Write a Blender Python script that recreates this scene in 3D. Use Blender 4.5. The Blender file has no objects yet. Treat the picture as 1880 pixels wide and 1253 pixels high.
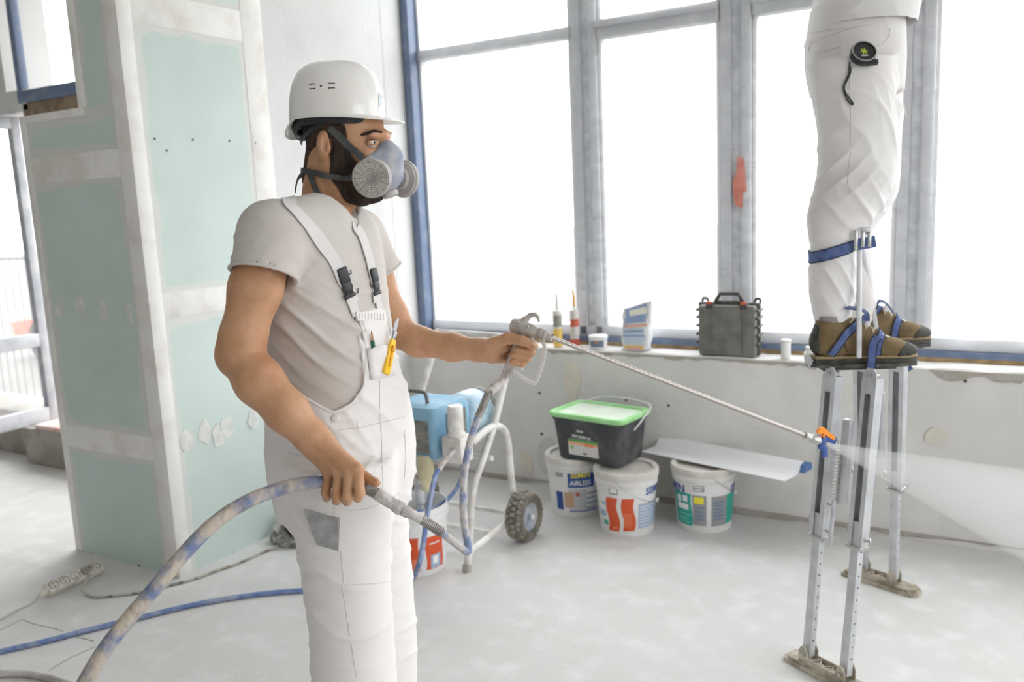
import bpy, bmesh, math, random
import numpy as np
from mathutils import Vector, Matrix
from mathutils.bvhtree import BVHTree

random.seed(7)
scene = bpy.context.scene
COL = scene.collection
PI = math.pi

# ---------------------------------------------------------------- camera
# calibrated from the vanishing points of the window wall; units are metres,
# X runs along the window wall, Y towards it, Z up, camera 1.5 m above the floor
F_PX, CX, CY, CAM_H = 1566.0, 940.0, 626.5, 1.5
_up = np.array([-440, 9770, 1566.0]); _up /= np.linalg.norm(_up)
_x = np.array([2660, -131, 1566.0]); _x -= _up * _x.dot(_up); _x /= np.linalg.norm(_x)
_y = np.cross(_up, _x)
M = np.array([_x, _y, _up])
C = np.array([0, 0, CAM_H])
cam_d = bpy.data.cameras.new('camera')
cam = bpy.data.objects.new('camera', cam_d); COL.objects.link(cam)
cam.matrix_world = Matrix(((M[0][0], M[0][1], M[0][2], 0), (M[1][0], M[1][1], M[1][2], 0), (M[2][0], M[2][1], M[2][2], CAM_H), (0, 0, 0, 1)))
cam_d.sensor_width = 36.0
cam_d.lens = F_PX / 1880.0 * 36.0
cam_d.clip_start = 0.05
cam_d.dof.use_dof = True
cam_d.dof.focus_distance = 2.05
cam_d.dof.aperture_fstop = 3.2
scene.camera = cam

# ---------------------------------------------------------------- sky and exposure
world = bpy.data.worlds.new('overcast_sky'); scene.world = world
world.use_nodes = True
bg = world.node_tree.nodes['Background']
bg.inputs[0].default_value = (0.955, 0.98, 1.0, 1)
bg.inputs[1].default_value = 6.45
scene.view_settings.view_transform = 'Standard'
scene.view_settings.look = 'None'
scene.view_settings.exposure = 0.0
scene.view_settings.gamma = 1.0
scene.view_settings.use_curve_mapping = False
scene.cycles.max_bounces = 8
scene.cycles.diffuse_bounces = 5
scene.cycles.transparent_max_bounces = 16
scene.cycles.volume_bounces = 1
scene.cycles.use_denoising = True
scene.cycles.adaptive_threshold = 0.03
scene.cycles.sample_clamp_indirect = 8.0

def portal(loc, rot, sx, sy):
    l = bpy.data.lights.new('window_portal', 'AREA'); l.shape = 'RECTANGLE'; l.size = sx; l.size_y = sy
    l.cycles.is_portal = True
    o = bpy.data.objects.new('window_portal', l); COL.objects.link(o)
    o.location = loc; o.rotation_euler = rot

portal((0.5, 4.3, 2.1), (-PI / 2, 0, 0), 7.2, 2.8)
portal((-5.0, 3.35, 1.7), (-PI / 2, 0, 0), 2.8, 3.4)
portal((5.25, 0.2, 1.9), (0, PI / 2, 0), 2.4, 3.8)

# ---------------------------------------------------------------- pixel helpers (photograph frame 1880x1253)
def ray(px, py): return M @ np.array([(px - CX) / F_PX, -(py - CY) / F_PX, -1.0])
def at(px, py, d): return C + ray(px, py) * d
def onz(px, py, z): r = ray(px, py); return C + r * ((z - CAM_H) / r[2])
def ony(px, py, y): r = ray(px, py); return C + r * (y / r[1])
def onx(px, py, x): r = ray(px, py); return C + r * (x / r[0])

# ---------------------------------------------------------------- materials
MATS = {}
def rgb(r, g, b):
    f = lambda c: (c / 255 / 12.92) if c / 255 <= 0.04045 else ((c / 255 + 0.055) / 1.055) ** 2.4
    return (f(r), f(g), f(b), 1)

def mat(name, col, rough=0.6, metal=0.0, col2=None, scale=8.0, lo=0.4, hi=0.6, detail=4.0, bump=0.0, bscale=60.0, stretch=None,
        sss=0.0, spec=0.5, col3=None, scale3=2.0, lo3=.5, hi3=.7, coat=0.0):
    if name in MATS: return MATS[name]
    m = bpy.data.materials.new(name); m.use_nodes = True
    nt = m.node_tree; p = nt.nodes['Principled BSDF']
    p.inputs['Base Color'].default_value = col
    p.inputs['Roughness'].default_value = rough
    p.inputs['Metallic'].default_value = metal
    p.inputs['Specular IOR Level'].default_value = spec
    if coat: p.inputs['Coat Weight'].default_value = coat
    if sss:
        p.inputs['Subsurface Weight'].default_value = sss
        p.inputs['Subsurface Radius'].default_value = (0.012, 0.005, 0.003)
        p.inputs['Subsurface Scale'].default_value = 1.0
    tc = nt.nodes.new('ShaderNodeTexCoord')
    vec = tc.outputs['Object']
    if stretch:
        mp = nt.nodes.new('ShaderNodeMapping'); mp.inputs['Scale'].default_value = stretch
        nt.links.new(vec, mp.inputs[0]); vec = mp.outputs[0]
    last = None
    for (c2, sc, l, h) in ((col2, scale, lo, hi), (col3, scale3, lo3, hi3)):
        if c2 is None: continue
        n = nt.nodes.new('ShaderNodeTexNoise'); n.inputs['Scale'].default_value = sc; n.inputs['Detail'].default_value = detail
        nt.links.new(vec, n.inputs['Vector'])
        r = nt.nodes.new('ShaderNodeMapRange'); r.inputs['From Min'].default_value = l; r.inputs['From Max'].default_value = h
        nt.links.new(n.outputs['Fac'], r.inputs['Value'])
        mx = nt.nodes.new('ShaderNodeMix'); mx.data_type = 'RGBA'
        if last is None: mx.inputs[6].default_value = col
        else: nt.links.new(last, mx.inputs[6])
        mx.inputs[7].default_value = c2
        nt.links.new(r.outputs[0], mx.inputs[0])
        last = mx.outputs[2]
    if last is not None: nt.links.new(last, p.inputs['Base Color'])
    if bump:
        n = nt.nodes.new('ShaderNodeTexNoise'); n.inputs['Scale'].default_value = bscale; n.inputs['Detail'].default_value = 3
        nt.links.new(vec, n.inputs['Vector'])
        b = nt.nodes.new('ShaderNodeBump'); b.inputs['Strength'].default_value = bump; b.inputs['Distance'].default_value = 0.01
        nt.links.new(n.outputs['Fac'], b.inputs['Height']); nt.links.new(b.outputs[0], p.inputs['Normal'])
    MATS[name] = m
    return m

def mix_mat(name, col, alpha, translucent=True, gloss=0.0, rough=0.1, streak=None):
    """thin sheet: part clear, part diffusing, part mirror - glass panes and plastic film"""
    m = bpy.data.materials.new(name); m.use_nodes = True
    nt = m.node_tree; nt.nodes.clear()
    out = nt.nodes.new('ShaderNodeOutputMaterial')
    tr = nt.nodes.new('ShaderNodeBsdfTransparent')
    df = nt.nodes.new('ShaderNodeBsdfTranslucent' if translucent else 'ShaderNodeBsdfDiffuse'); df.inputs[0].default_value = col
    mx = nt.nodes.new('ShaderNodeMixShader'); mx.inputs[0].default_value = alpha
    nt.links.new(tr.outputs[0], mx.inputs[1]); nt.links.new(df.outputs[0], mx.inputs[2])
    if streak:
        tc = nt.nodes.new('ShaderNodeTexCoord'); mp = nt.nodes.new('ShaderNodeMapping'); mp.inputs['Scale'].default_value = streak
        mp.inputs['Rotation'].default_value = (0, 0.35, 0)
        n = nt.nodes.new('ShaderNodeTexNoise'); n.inputs['Scale'].default_value = 5; n.inputs['Detail'].default_value = 5
        r = nt.nodes.new('ShaderNodeMapRange'); r.inputs['From Min'].default_value = .35; r.inputs['From Max'].default_value = .75
        r.inputs['To Min'].default_value = alpha * .7; r.inputs['To Max'].default_value = min(1, alpha * 1.7)
        nt.links.new(tc.outputs['Object'], mp.inputs[0]); nt.links.new(mp.outputs[0], n.inputs['Vector'])
        nt.links.new(n.outputs['Fac'], r.inputs['Value']); nt.links.new(r.outputs[0], mx.inputs[0])
    last = mx.outputs[0]
    if gloss:
        g = nt.nodes.new('ShaderNodeBsdfGlossy'); g.inputs['Roughness'].default_value = rough
        m2 = nt.nodes.new('ShaderNodeMixShader'); m2.inputs[0].default_value = gloss
        nt.links.new(last, m2.inputs[1]); nt.links.new(g.outputs[0], m2.inputs[2]); last = m2.outputs[0]
    nt.links.new(last, out.inputs[0])
    return m

# ---------------------------------------------------------------- object helpers
LOC = {}
def tag(o, label=None, cat=None, group=None, kind=None):
    if label: o['label'] = label
    if cat: o['category'] = cat
    if group: o['group'] = group
    if kind: o['kind'] = kind
    return o

def thing(name, loc, label, cat, group=None):
    o = bpy.data.objects.new(name, None); COL.objects.link(o)
    o.empty_display_size = 0.05
    o.location = [float(v) for v in loc]; LOC[o.name] = np.array(loc, float)
    return tag(o, label, cat, group)

def link_mesh(name, me, material, parent=None, loc=None, smooth=True, ang=40):
    """mesh given in world coordinates; stored relative to its thing's origin"""
    o = bpy.data.objects.new(name, me); COL.objects.link(o)
    base = LOC[parent.name] if parent is not None else np.array(loc if loc is not None else (0, 0, 0), float)
    n = len(me.vertices); co = np.empty(n * 3); me.vertices.foreach_get('co', co)
    co = (co.reshape(-1, 3) - base).ravel(); me.vertices.foreach_set('co', co); me.update()
    if parent is not None: o.parent = parent
    else: o.location = [float(v) for v in base]
    LOC[o.name] = base
    if material is not None:
        for mm in (material if isinstance(material, (list, tuple)) else [material]): me.materials.append(mm)
    if smooth:
        me.polygons.foreach_set('use_smooth', [True] * len(me.polygons))
        if ang < 180: me.set_sharp_from_angle(angle=math.radians(ang))
    return o

def nv(v):
    v = np.asarray(v, float); return v / (np.linalg.norm(v) + 1e-12)

def frame_from(z, hint=(0, 0, 1)):
    z = nv(z); h = np.asarray(hint, float)
    if abs(nv(h).dot(z)) > .98: h = np.array([1.0, 0, 0]) if abs(z[0]) < .9 else np.array([0, 1.0, 0])
    x = nv(np.cross(h, z)); y = np.cross(z, x)
    return x, y, z

def smooth_path(pts, n=8):
    """Catmull-Rom through the points"""
    P = [np.asarray(p, float) for p in pts]
    P = [2 * P[0] - P[1]] + P + [2 * P[-1] - P[-2]]
    out = []
    for i in range(1, len(P) - 2):
        p0, p1, p2, p3 = P[i - 1:i + 3]
        for k in range(n):
            t = k / n
            out.append(.5 * ((2 * p1) + (-p0 + p2) * t + (2 * p0 - 5 * p1 + 4 * p2 - p3) * t * t + (-p0 + 3 * p1 - 3 * p2 + p3) * t ** 3))
    out.append(P[-2]); return out

class MB:
    def __init__(s): s.v = []; s.f = []; s.mi = []
    def add(s, vs, fs, mi=0):
        o = len(s.v); s.v += [tuple(map(float, v)) for v in vs]; s.f += [tuple(i + o for i in f) for f in fs]; s.mi += [mi] * len(fs); return s
    def box(s, c, size, ax=None, bev=0.0, mi=0):
        """centre, full size, three axes; bev chamfers all edges"""
        ax = ax or ((1, 0, 0), (0, 1, 0), (0, 0, 1)); ax = [np.asarray(a, float) for a in ax]; c = np.asarray(c, float)
        h = [x / 2 for x in size]
        if not bev:
            vs = [c + ax[0] * h[0] * i + ax[1] * h[1] * j + ax[2] * h[2] * k for k in (-1, 1) for j in (-1, 1) for i in (-1, 1)]
            fs = [(0, 2, 3, 1), (4, 5, 7, 6), (0, 1, 5, 4), (2, 6, 7, 3), (0, 4, 6, 2), (1, 3, 7, 5)]
            return s.add(vs, fs, mi)
        bm = bmesh.new(); bmesh.ops.create_cube(bm, size=1.0)
        for v in bm.verts: v.co = Vector((v.co.x * size[0], v.co.y * size[1], v.co.z * size[2]))
        bmesh.ops.bevel(bm, geom=list(bm.edges), offset=bev, segments=2, profile=.5, affect='EDGES')
        bm.verts.ensure_lookup_table()
        vs = [c + ax[0] * v.co.x + ax[1] * v.co.y + ax[2] * v.co.z for v in bm.verts]
        fs = [[v.index for v in f.verts] for f in bm.faces]; bm.free()
        return s.add(vs, fs, mi)
    def span(s, lo, hi, bev=0.0, mi=0):
        lo = np.asarray(lo, float); hi = np.asarray(hi, float)
        return s.box((lo + hi) / 2, tuple(hi - lo), bev=bev, mi=mi)
    def tube(s, pts, r, n=10, cap=True, closed=False, mi=0, flat=None, up=(0, 0, 1)):
        """tube through points; r number or list; flat=(w,t) gives an elliptical section"""
        P = [np.asarray(p, float) for p in pts]; m = len(P)
        R = r if isinstance(r, (list, tuple, np.ndarray)) else [r] * m
        T = []
        for i in range(m):
            a = P[i - 1] if (i > 0 or closed) else P[i]; b = P[(i + 1) % m] if (i < m - 1 or closed) else P[i]
            T.append(nv(b - a))
        x, y, _ = frame_from(T[0], up)
        vs = []
        for i in range(m):
            if i: 
                x = x - T[i] * x.dot(T[i]); x = nv(x); y = np.cross(T[i], x)
            for k in range(n):
                a = 2 * PI * k / n
                cx, sy = (math.cos(a), math.sin(a))
                if flat: vs.append(P[i] + x * cx * flat[0] + y * sy * flat[1])
                else: vs.append(P[i] + (x * cx + y * sy) * R[i])
        fs = []
        for i in range(m - 1 + (1 if closed else 0)):
            j = (i + 1) % m
            for k in range(n): fs.append((i * n + k, i * n + (k + 1) % n, j * n + (k + 1) % n, j * n + k))
        if cap and not closed:
            fs.append(tuple(range(n - 1, -1, -1))); fs.append(tuple((m - 1) * n + k for k in range(n)))
        return s.add(vs, fs, mi)
    def cyl(s, a, b, ra, rb=None, n=16, mi=0, cap=True): 
        return s.tube([a, b], [ra, ra if rb is None else rb], n=n, mi=mi, cap=cap)
    def lathe(s, prof, org, axis=(0, 0, 1), n=32, mi=0, a0=0.0, a1=2 * PI, hint=(1, 0, 0)):
        """profile [(radius, height)] spun about axis; ends at radius 0 close"""
        z = nv(axis); h = np.asarray(hint, float); h = h if abs(nv(h).dot(z)) < .95 else np.array([0, 0, 1.0]); x = nv(h - z * h.dot(z)); y = np.cross(z, x); org = np.asarray(org, float)
        full = abs(a1 - a0 - 2 * PI) < 1e-6; m = n if full else n + 1
        vs = []; fs = []
        for (r, hh) in prof:
            for k in range(m):
                a = a0 + (a1 - a0) * k / n
                vs.append(org + z * hh + (x * math.cos(a) + y * math.sin(a)) * max(r, 1e-5))
        for i in range(len(prof) - 1):
            for k in range(n):
                k2 = (k + 1) % m
                fs.append((i * m + k, i * m + k2, (i + 1) * m + k2, (i + 1) * m + k))
        return s.add(vs, fs, mi)
    def prism(s, poly, org, ux, uy, th, mi=0):
        """flat outline [(a,b)] in the plane (ux,uy), thickened by th along ux x uy"""
        org = np.asarray(org, float); ux = np.asarray(ux, float); uy = np.asarray(uy, float); uz = nv(np.cross(ux, uy)); n = len(poly)
        vs = [org + ux * a + uy * b for a, b in poly] + [org + ux * a + uy * b + uz * th for a, b in poly]
        fs = [tuple(range(n - 1, -1, -1)), tuple(range(n, 2 * n))] + [(i, (i + 1) % n, n + (i + 1) % n, n + i) for i in range(n)]
        return s.add(vs, fs, mi)
    def ball(s, c, r, ax=None, nu=14, nvv=8, mi=0):
        c = np.asarray(c, float); r = r if isinstance(r, (tuple, list)) else (r, r, r)
        ax = ax or ((1, 0, 0), (0, 1, 0), (0, 0, 1)); ax = [np.asarray(a, float) for a in ax]
        vs = []; fs = []
        for i in range(nvv + 1):
            th = PI * i / nvv
            for k in range(nu):
                ph = 2 * PI * k / nu
                vs.append(c + ax[0] * r[0] * math.sin(th) * math.cos(ph) + ax[1] * r[1] * math.sin(th) * math.sin(ph) + ax[2] * r[2] * math.cos(th))
        for i in range(nvv):
            for k in range(nu): fs.append((i * nu + k, (i + 1) * nu + k, (i + 1) * nu + (k + 1) % nu, i * nu + (k + 1) % nu))
        return s.add(vs, fs, mi)
    def ribbon(s, pts, nrm, w, th, mi=0):
        """flat band along pts, lying on a surface whose normals are nrm"""
        P = [np.asarray(p, float) for p in pts]; m = len(P); vs = []
        W = w if isinstance(w, (list, tuple)) else [w] * m
        for i in range(m):
            t = nv(P[min(i + 1, m - 1)] - P[max(i - 1, 0)]); n_ = np.asarray(nrm[i], float); n_ = nv(n_ - t * n_.dot(t)); b = np.cross(t, n_)
            for (q, e) in ((-1, 0), (1, 0), (1, 1), (-1, 1)): vs.append(P[i] + b * q * W[i] / 2 + n_ * th * e)
        fs = [(3, 2, 1, 0), tuple((m - 1) * 4 + k for k in range(4))]
        for i in range(m - 1):
            for k in range(4): fs.append((i * 4 + k, i * 4 + (k + 1) % 4, (i + 1) * 4 + (k + 1) % 4, (i + 1) * 4 + k))
        return s.add(vs, fs, mi)
    def mesh(s, name):
        me = bpy.data.meshes.new(name); me.from_pydata(s.v, [], s.f); me.update()
        bm = bmesh.new(); bm.from_mesh(me); bmesh.ops.recalc_face_normals(bm, faces=list(bm.faces)); bm.to_mesh(me); bm.free()
        if any(s.mi): me.polygons.foreach_set('material_index', s.mi)
        return me
    def build(s, name, material, parent=None, loc=None, smooth=True, ang=40):
        return link_mesh(name, s.mesh(name), material, parent, loc, smooth, ang)

def text_geo(txt, size, bold=0.0):
    cu = bpy.data.curves.new('lettering', 'FONT'); cu.body = txt; cu.size = size; cu.align_x = 'CENTER'; cu.align_y = 'CENTER'; cu.offset = bold; cu.resolution_u = 2
    ob = bpy.data.objects.new('lettering', cu); COL.objects.link(ob)
    dg = bpy.context.evaluated_depsgraph_get(); me = ob.evaluated_get(dg).to_mesh()
    vs = [tuple(v.co) for v in me.vertices]; fs = [tuple(p.vertices) for p in me.polygons]
    ob.evaluated_get(dg).to_mesh_clear(); bpy.data.objects.remove(ob); bpy.data.curves.remove(cu)
    return vs, fs

# ---------------------------------------------------------------- distance-field modelling for bodies and clothes
class Field:
    def __init__(s, lo, hi, h):
        s.lo = np.array(lo, float); s.h = h
        s.n = np.ceil((np.array(hi) - s.lo) / h).astype(int) + 1
        s.F = np.full(s.n, .3, np.float32)
    def sl(s, lo, hi):
        a = np.clip(np.floor((np.array(lo) - s.lo) / s.h).astype(int), 0, s.n); b = np.clip(np.ceil((np.array(hi) - s.lo) / s.h).astype(int) + 1, 0, s.n)
        return tuple(slice(int(a[i]), int(b[i])) for i in range(3))
    def grid(s, sl):
        ax = [(s.lo[i] + s.h * np.arange(sl[i].start, sl[i].stop)).astype(np.float32) for i in range(3)]
        return ax[0][:, None, None], ax[1][None, :, None], ax[2][None, None, :]
    def put(s, sl, d, k=.01, op='u'):
        A = s.F[sl]
        if A.size == 0: return
        if op == 'u':
            h = np.maximum(k - np.abs(A - d), 0) / k; s.F[sl] = np.minimum(A, d) - h * h * k * .25
        elif op == 's':
            d = -d; h = np.maximum(k - np.abs(A - d), 0) / k; s.F[sl] = np.maximum(A, d) + h * h * k * .25
    def cone(s, a, b, ra, rb, k=.01, op='u'):
        a = np.array(a, float); b = np.array(b, float); m = max(ra, rb) + k + 2 * s.h + .01
        sl = s.sl(np.minimum(a, b) - m, np.maximum(a, b) + m); X, Y, Z = s.grid(sl)
        ba = b - a; L = ba.dot(ba) + 1e-12
        t = np.clip(((X - a[0]) * ba[0] + (Y - a[1]) * ba[1] + (Z - a[2]) * ba[2]) / L, 0, 1)
        d = np.sqrt((X - a[0] - t * ba[0]) ** 2 + (Y - a[1] - t * ba[1]) ** 2 + (Z - a[2] - t * ba[2]) ** 2) - (ra + t * (rb - ra))
        s.put(sl, d, k, op)
    def chain(s, pts, rs, k=.01, op='u'):
        for i in range(len(pts) - 1): s.cone(pts[i], pts[i + 1], rs[i], rs[i + 1], k, op)
    def ell(s, c, r, k=.01, op='u', ax=None):
        c = np.array(c, float); r = np.array(r, float); m = r.max() + k + 2 * s.h + .01
        sl = s.sl(c - m, c + m); X, Y, Z = s.grid(sl); X, Y, Z = X - c[0], Y - c[1], Z - c[2]
        if ax is not None: X, Y, Z = [X * a[0] + Y * a[1] + Z * a[2] for a in ax]
        k0 = np.sqrt((X / r[0]) ** 2 + (Y / r[1]) ** 2 + (Z / r[2]) ** 2) + 1e-6
        k1 = np.sqrt((X / r[0] ** 2) ** 2 + (Y / r[1] ** 2) ** 2 + (Z / r[2] ** 2) ** 2) + 1e-6
        s.put(sl, k0 * (k0 - 1) / k1, k, op)
    def loft(s, rows, k=.01, op='u', ex=2.3, grow=0.0):
        """rows (u, cf, cl, af, bl): stacked super-ellipse sections along the third axis"""
        R = np.array(sorted(rows)); z0, z1 = R[0, 0], R[-1, 0]
        m = max(R[:, 3].max(), R[:, 4].max()) + k + .03 + grow
        lo = [(R[:, 1]).min() - m, R[:, 2].min() - m, z0 - .03 - k]; hi = [R[:, 1].max() + m, R[:, 2].max() + m, z1 + .03 + k]
        sl = s.sl(lo, hi); X, Y, Z = s.grid(sl)
        uu = np.linspace(z0, z1, 80)
        def cub(col):                      # smooth interpolation of the table
            f = np.interp(uu, R[:, 0], R[:, col]); g = np.convolve(np.pad(f, 3, mode='edge'), np.ones(7) / 7, 'valid')
            return np.interp(Z, uu, g).astype(np.float32)
        cf, cl, af, bl = cub(1), cub(2), cub(3) + grow, cub(4) + grow
        q = ((np.abs(X - cf) / af) ** ex + (np.abs(Y - cl) / bl) ** ex) ** (1 / ex)
        d = (q - 1) * np.minimum(af, bl) * np.where(q > 1, 1.1, 1.0)
        d = np.maximum(d, np.maximum(z0 - Z, Z - z1))
        s.put(sl, d.astype(np.float32), k, op)
    def cut(s, nrm, off):
        """keep the side where p.nrm < off"""
        X, Y, Z = s.grid((slice(0, s.n[0]), slice(0, s.n[1]), slice(0, s.n[2])))
        s.F = np.maximum(s.F, (X * nrm[0] + Y * nrm[1] + Z * nrm[2] - off).astype(np.float32))
    def copy(s):
        o = Field.__new__(Field); o.lo = s.lo; o.h = s.h; o.n = s.n; o.F = s.F.copy(); return o
    def surf(s, relax=2):
        F = s.F; n = F.shape; S = F < 0
        cnt = np.zeros((n[0] - 1, n[1] - 1, n[2] - 1), np.int8)
        offs = [(i, j, k) for i in (0, 1) for j in (0, 1) for k in (0, 1)]
        for o in offs: cnt += S[o[0]:n[0] - 1 + o[0], o[1]:n[1] - 1 + o[1], o[2]:n[2] - 1 + o[2]]
        act = (cnt > 0) & (cnt < 8)
        ids = np.argwhere(act); idx = np.full(act.shape, -1, np.int32); idx[act] = np.arange(len(ids))
        pos = np.zeros((len(ids), 3)); num = np.zeros(len(ids))
        for a in offs:
            for d in range(3):
                if a[d]: continue
                b = list(a); b[d] = 1
                v0 = F[ids[:, 0] + a[0], ids[:, 1] + a[1], ids[:, 2] + a[2]]; v1 = F[ids[:, 0] + b[0], ids[:, 1] + b[1], ids[:, 2] + b[2]]
                m = (v0 < 0) != (v1 < 0); t = np.where(m, v0 / np.where(m, v0 - v1, 1), 0)
                p = np.tile(np.array(a, float), (len(ids), 1)); p[:, d] += t
                pos[m] += p[m]; num += m
        V = s.lo + s.h * (ids + pos / num[:, None])
        Q = []
        for d in range(3):
            e1, e2 = (d + 1) % 3, (d + 2) % 3
            A = [slice(None)] * 3; B = [slice(None)] * 3; A[d] = slice(0, n[d] - 1); B[d] = slice(1, n[d])
            ch = S[tuple(A)] != S[tuple(B)]
            E = np.argwhere(ch); ok = (E[:, e1] > 0) & (E[:, e2] > 0) & (E[:, e1] < n[e1] - 1) & (E[:, e2] < n[e2] - 1); E = E[ok]
            def cell(o1, o2):
                G = E.copy(); G[:, e1] += o1; G[:, e2] += o2; return idx[G[:, 0], G[:, 1], G[:, 2]]
            q = np.stack([cell(-1, -1), cell(0, -1), cell(0, 0), cell(-1, 0)], 1)
            ins = S[E[:, 0], E[:, 1], E[:, 2]]
            q[~ins] = q[~ins][:, ::-1]; Q.append(q)
        Q = np.concatenate(Q); Q = Q[(Q >= 0).all(1)]
        for _ in range(relax):
            acc = np.zeros_like(V); c = np.zeros(len(V))
            for k in range(4):
                a, b = Q[:, k], Q[:, (k + 1) % 4]
                for x_, y_ in ((a, b), (b, a)):
                    for ax_ in range(3): acc[:, ax_] += np.bincount(x_, V[y_, ax_], len(V))
                    c += np.bincount(x_, minlength=len(V))
            V = V + .5 * (acc / np.maximum(c, 1)[:, None] - V)
        return V, Q

def vnormals(V, Q):
    fn = np.cross(V[Q[:, 2]] - V[Q[:, 0]], V[Q[:, 3]] - V[Q[:, 1]]); N = np.zeros_like(V)
    for k in range(4):
        for ax_ in range(3): N[:, ax_] += np.bincount(Q[:, k], fn[:, ax_], len(V))
    return N / (np.linalg.norm(N, axis=1)[:, None] + 1e-12)

def quad_mesh(name, V, Q):
    me = bpy.data.meshes.new(name)
    me.vertices.add(len(V)); me.vertices.foreach_set('co', np.asarray(V, np.float32).ravel())
    me.loops.add(len(Q) * 4); me.loops.foreach_set('vertex_index', Q.astype(np.int32).ravel())
    me.polygons.add(len(Q)); me.polygons.foreach_set('loop_start', np.arange(0, len(Q) * 4, 4, dtype=np.int32))
    me.update(calc_edges=True); me.validate()
    return me

def folds(V, N, specs):
    """cloth creases: ridges at right angles to a direction, inside a soft ball"""
    D = np.zeros(len(V))
    for (d, wl, amp, cen, rad, sharp, seed) in specs:
        d = nv(d); q = V @ d / wl
        w1 = np.sin(V @ np.array([7.1, 11.3, 5.2]) + seed) * .35 + np.sin(V @ np.array([-13.7, 6.1, 17.9]) + 2 * seed) * .22 + np.sin(V @ np.array([23., -19., 9.]) + 3 * seed) * .12
        rdg = (1 - np.abs(np.sin(PI * (q + w1)))) ** sharp
        md = 1.0 if cen is None else np.exp(-(((V - np.array(cen)) / np.array(rad)) ** 2).sum(1))
        fade = .55 + .45 * np.sin(V @ np.array([9., -8., 12.]) * 1.3 + seed * 5)
        D += amp * rdg * md * fade
    return V + N * D[:, None]

class Body:
    """a figure's own frame: f forward, l to its left, u up"""
    def __init__(s, origin, alpha):
        right = nv([M[0][0], M[1][0], 0]); tow = nv([M[0][2], M[1][2], 0])
        s.f = math.cos(alpha) * right + math.sin(alpha) * tow; s.u = np.array([0, 0, 1.0]); s.l = np.cross(s.u, s.f)
        s.o = np.array(origin, float); s.B = np.array([s.f, s.l, s.u])
    def w(s, p): return s.o + np.asarray(p, float) @ s.B
    def loc(s, p): return (np.asarray(p, float) - s.o) @ s.B.T
    def px(s, px, py, l=0.0):
        r = ray(px, py); t = (s.o + s.l * l - C).dot(s.l) / r.dot(s.l); return s.loc(C + r * t)
    def rows(s, tab, l, al, bl=None):
        """(py, back px, front px, half width) silhouette table -> loft rows at lateral offset l"""
        out = []
        for (py, b, f, hw) in tab:
            p0 = s.px(b, py, l); p1 = s.px(f, py, l); c = (p0 + p1) / 2; w = abs(p1[0] - p0[0]) / 2
            a = math.sqrt(max(w * w - (hw * math.tan(al)) ** 2, (w * .5) ** 2))
            out.append((c[2], c[0], l, a, hw))
        return out

def bvh_of(V, Q): return BVHTree.FromPolygons([tuple(v) for v in V], [tuple(int(i) for i in q) for q in Q])
def hit(bvh, px, py, off=0.0):
    """where the line of sight through a pixel meets a surface, and the normal there"""
    d = ray(px, py); h, n, i, t = bvh.ray_cast(Vector(C), Vector(d).normalized())
    if h is None: 
        h, n, i, t = bvh.find_nearest(Vector(at(px, py, 2.2)))
    n = np.array(n)
    if n.dot(d) > 0: n = -n
    return np.array(h) + n * off, n
def drape(bvh, pts, off):
    P = []; Nn = []
    for p in pts:
        h, n, i, t = bvh.find_nearest(Vector(p)); P.append(np.array(h) + np.array(n) * off); Nn.append(np.array(n))
    return P, Nn

# ================================================================ THE ROOM
Y_WALL, Y_FRAME, X_PART, Y_END, SILL = 3.85, 4.05, -3.0, 2.19, 0.755
CEIL = 3.35
X_L, X_R, Y_B = -8.0, 5.2, -4.5

m_floor = mat('dusty_screed', rgb(211, 210, 208), .92, col2=rgb(203, 201, 198), scale=2.2, lo=.42, hi=.75, detail=8, bump=.10, bscale=90, col3=rgb(222, 221, 220), scale3=9, lo3=.5, hi3=.75)
m_conc = mat('grey_concrete', rgb(222, 220, 217), .9, col2=rgb(209, 206, 202), scale=3.0, lo=.42, hi=.7, detail=9, bump=.3, bscale=35, col3=rgb(216, 214, 211), scale3=1.3, lo3=.5, hi3=.62)
m_plaster = mat('white_plaster', rgb(212, 211, 210), .85, col2=rgb(203, 202, 200), scale=4, lo=.45, hi=.75, detail=6, bump=.15, bscale=50)
m_ceil = mat('ceiling_plaster', rgb(236, 235, 232), .9)
m_blue = mat('blue_grey_frame', rgb(104, 120, 148), .45, col2=rgb(132, 142, 160), scale=14, lo=.5, hi=.8)
m_frame = mat('grey_window_profile', rgb(190, 191, 195), .5, col2=rgb(206, 207, 210), scale=10, lo=.5, hi=.75)
m_glass = mix_mat('window_glass', (.95, .97, 1, 1), .02, True, .04, .02)
m_dusty_glass = mix_mat('dusty_door_glass', (.93, .95, 1, 1), .10, True, .05, .04, streak=(2, 2, 1))
m_film = mix_mat('dusty_plastic_film', (.92, .93, .95, 1), .135, True, .02, .25, streak=(1, 1, 5))
m_bead = mat('joint_compound', rgb(232, 229, 224), .85, col2=rgb(216, 211, 205), scale=7, lo=.45, hi=.7, bump=.12, bscale=60)

def struct(o): o['kind'] = 'structure'; return o

b = MB(); b.span((X_L, Y_B, -.12), (X_R, Y_WALL + .35, 0))
floor = struct(b.build('floor', m_floor, smooth=False))
b = MB(); b.span((X_L, Y_B, CEIL), (X_R, Y_WALL + .35, CEIL + .15))
struct(b.build('ceiling', m_ceil, smooth=False))
b = MB(); b.span((X_L - .15, Y_B - .2, 0), (X_R + .15, Y_B, CEIL))
struct(b.build('wall_back', m_plaster, smooth=False))
b = MB(); b.span((X_L - .2, Y_B, 0), (X_L, 3.0, CEIL))
struct(b.build('wall_far_left', m_plaster, smooth=False))
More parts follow.
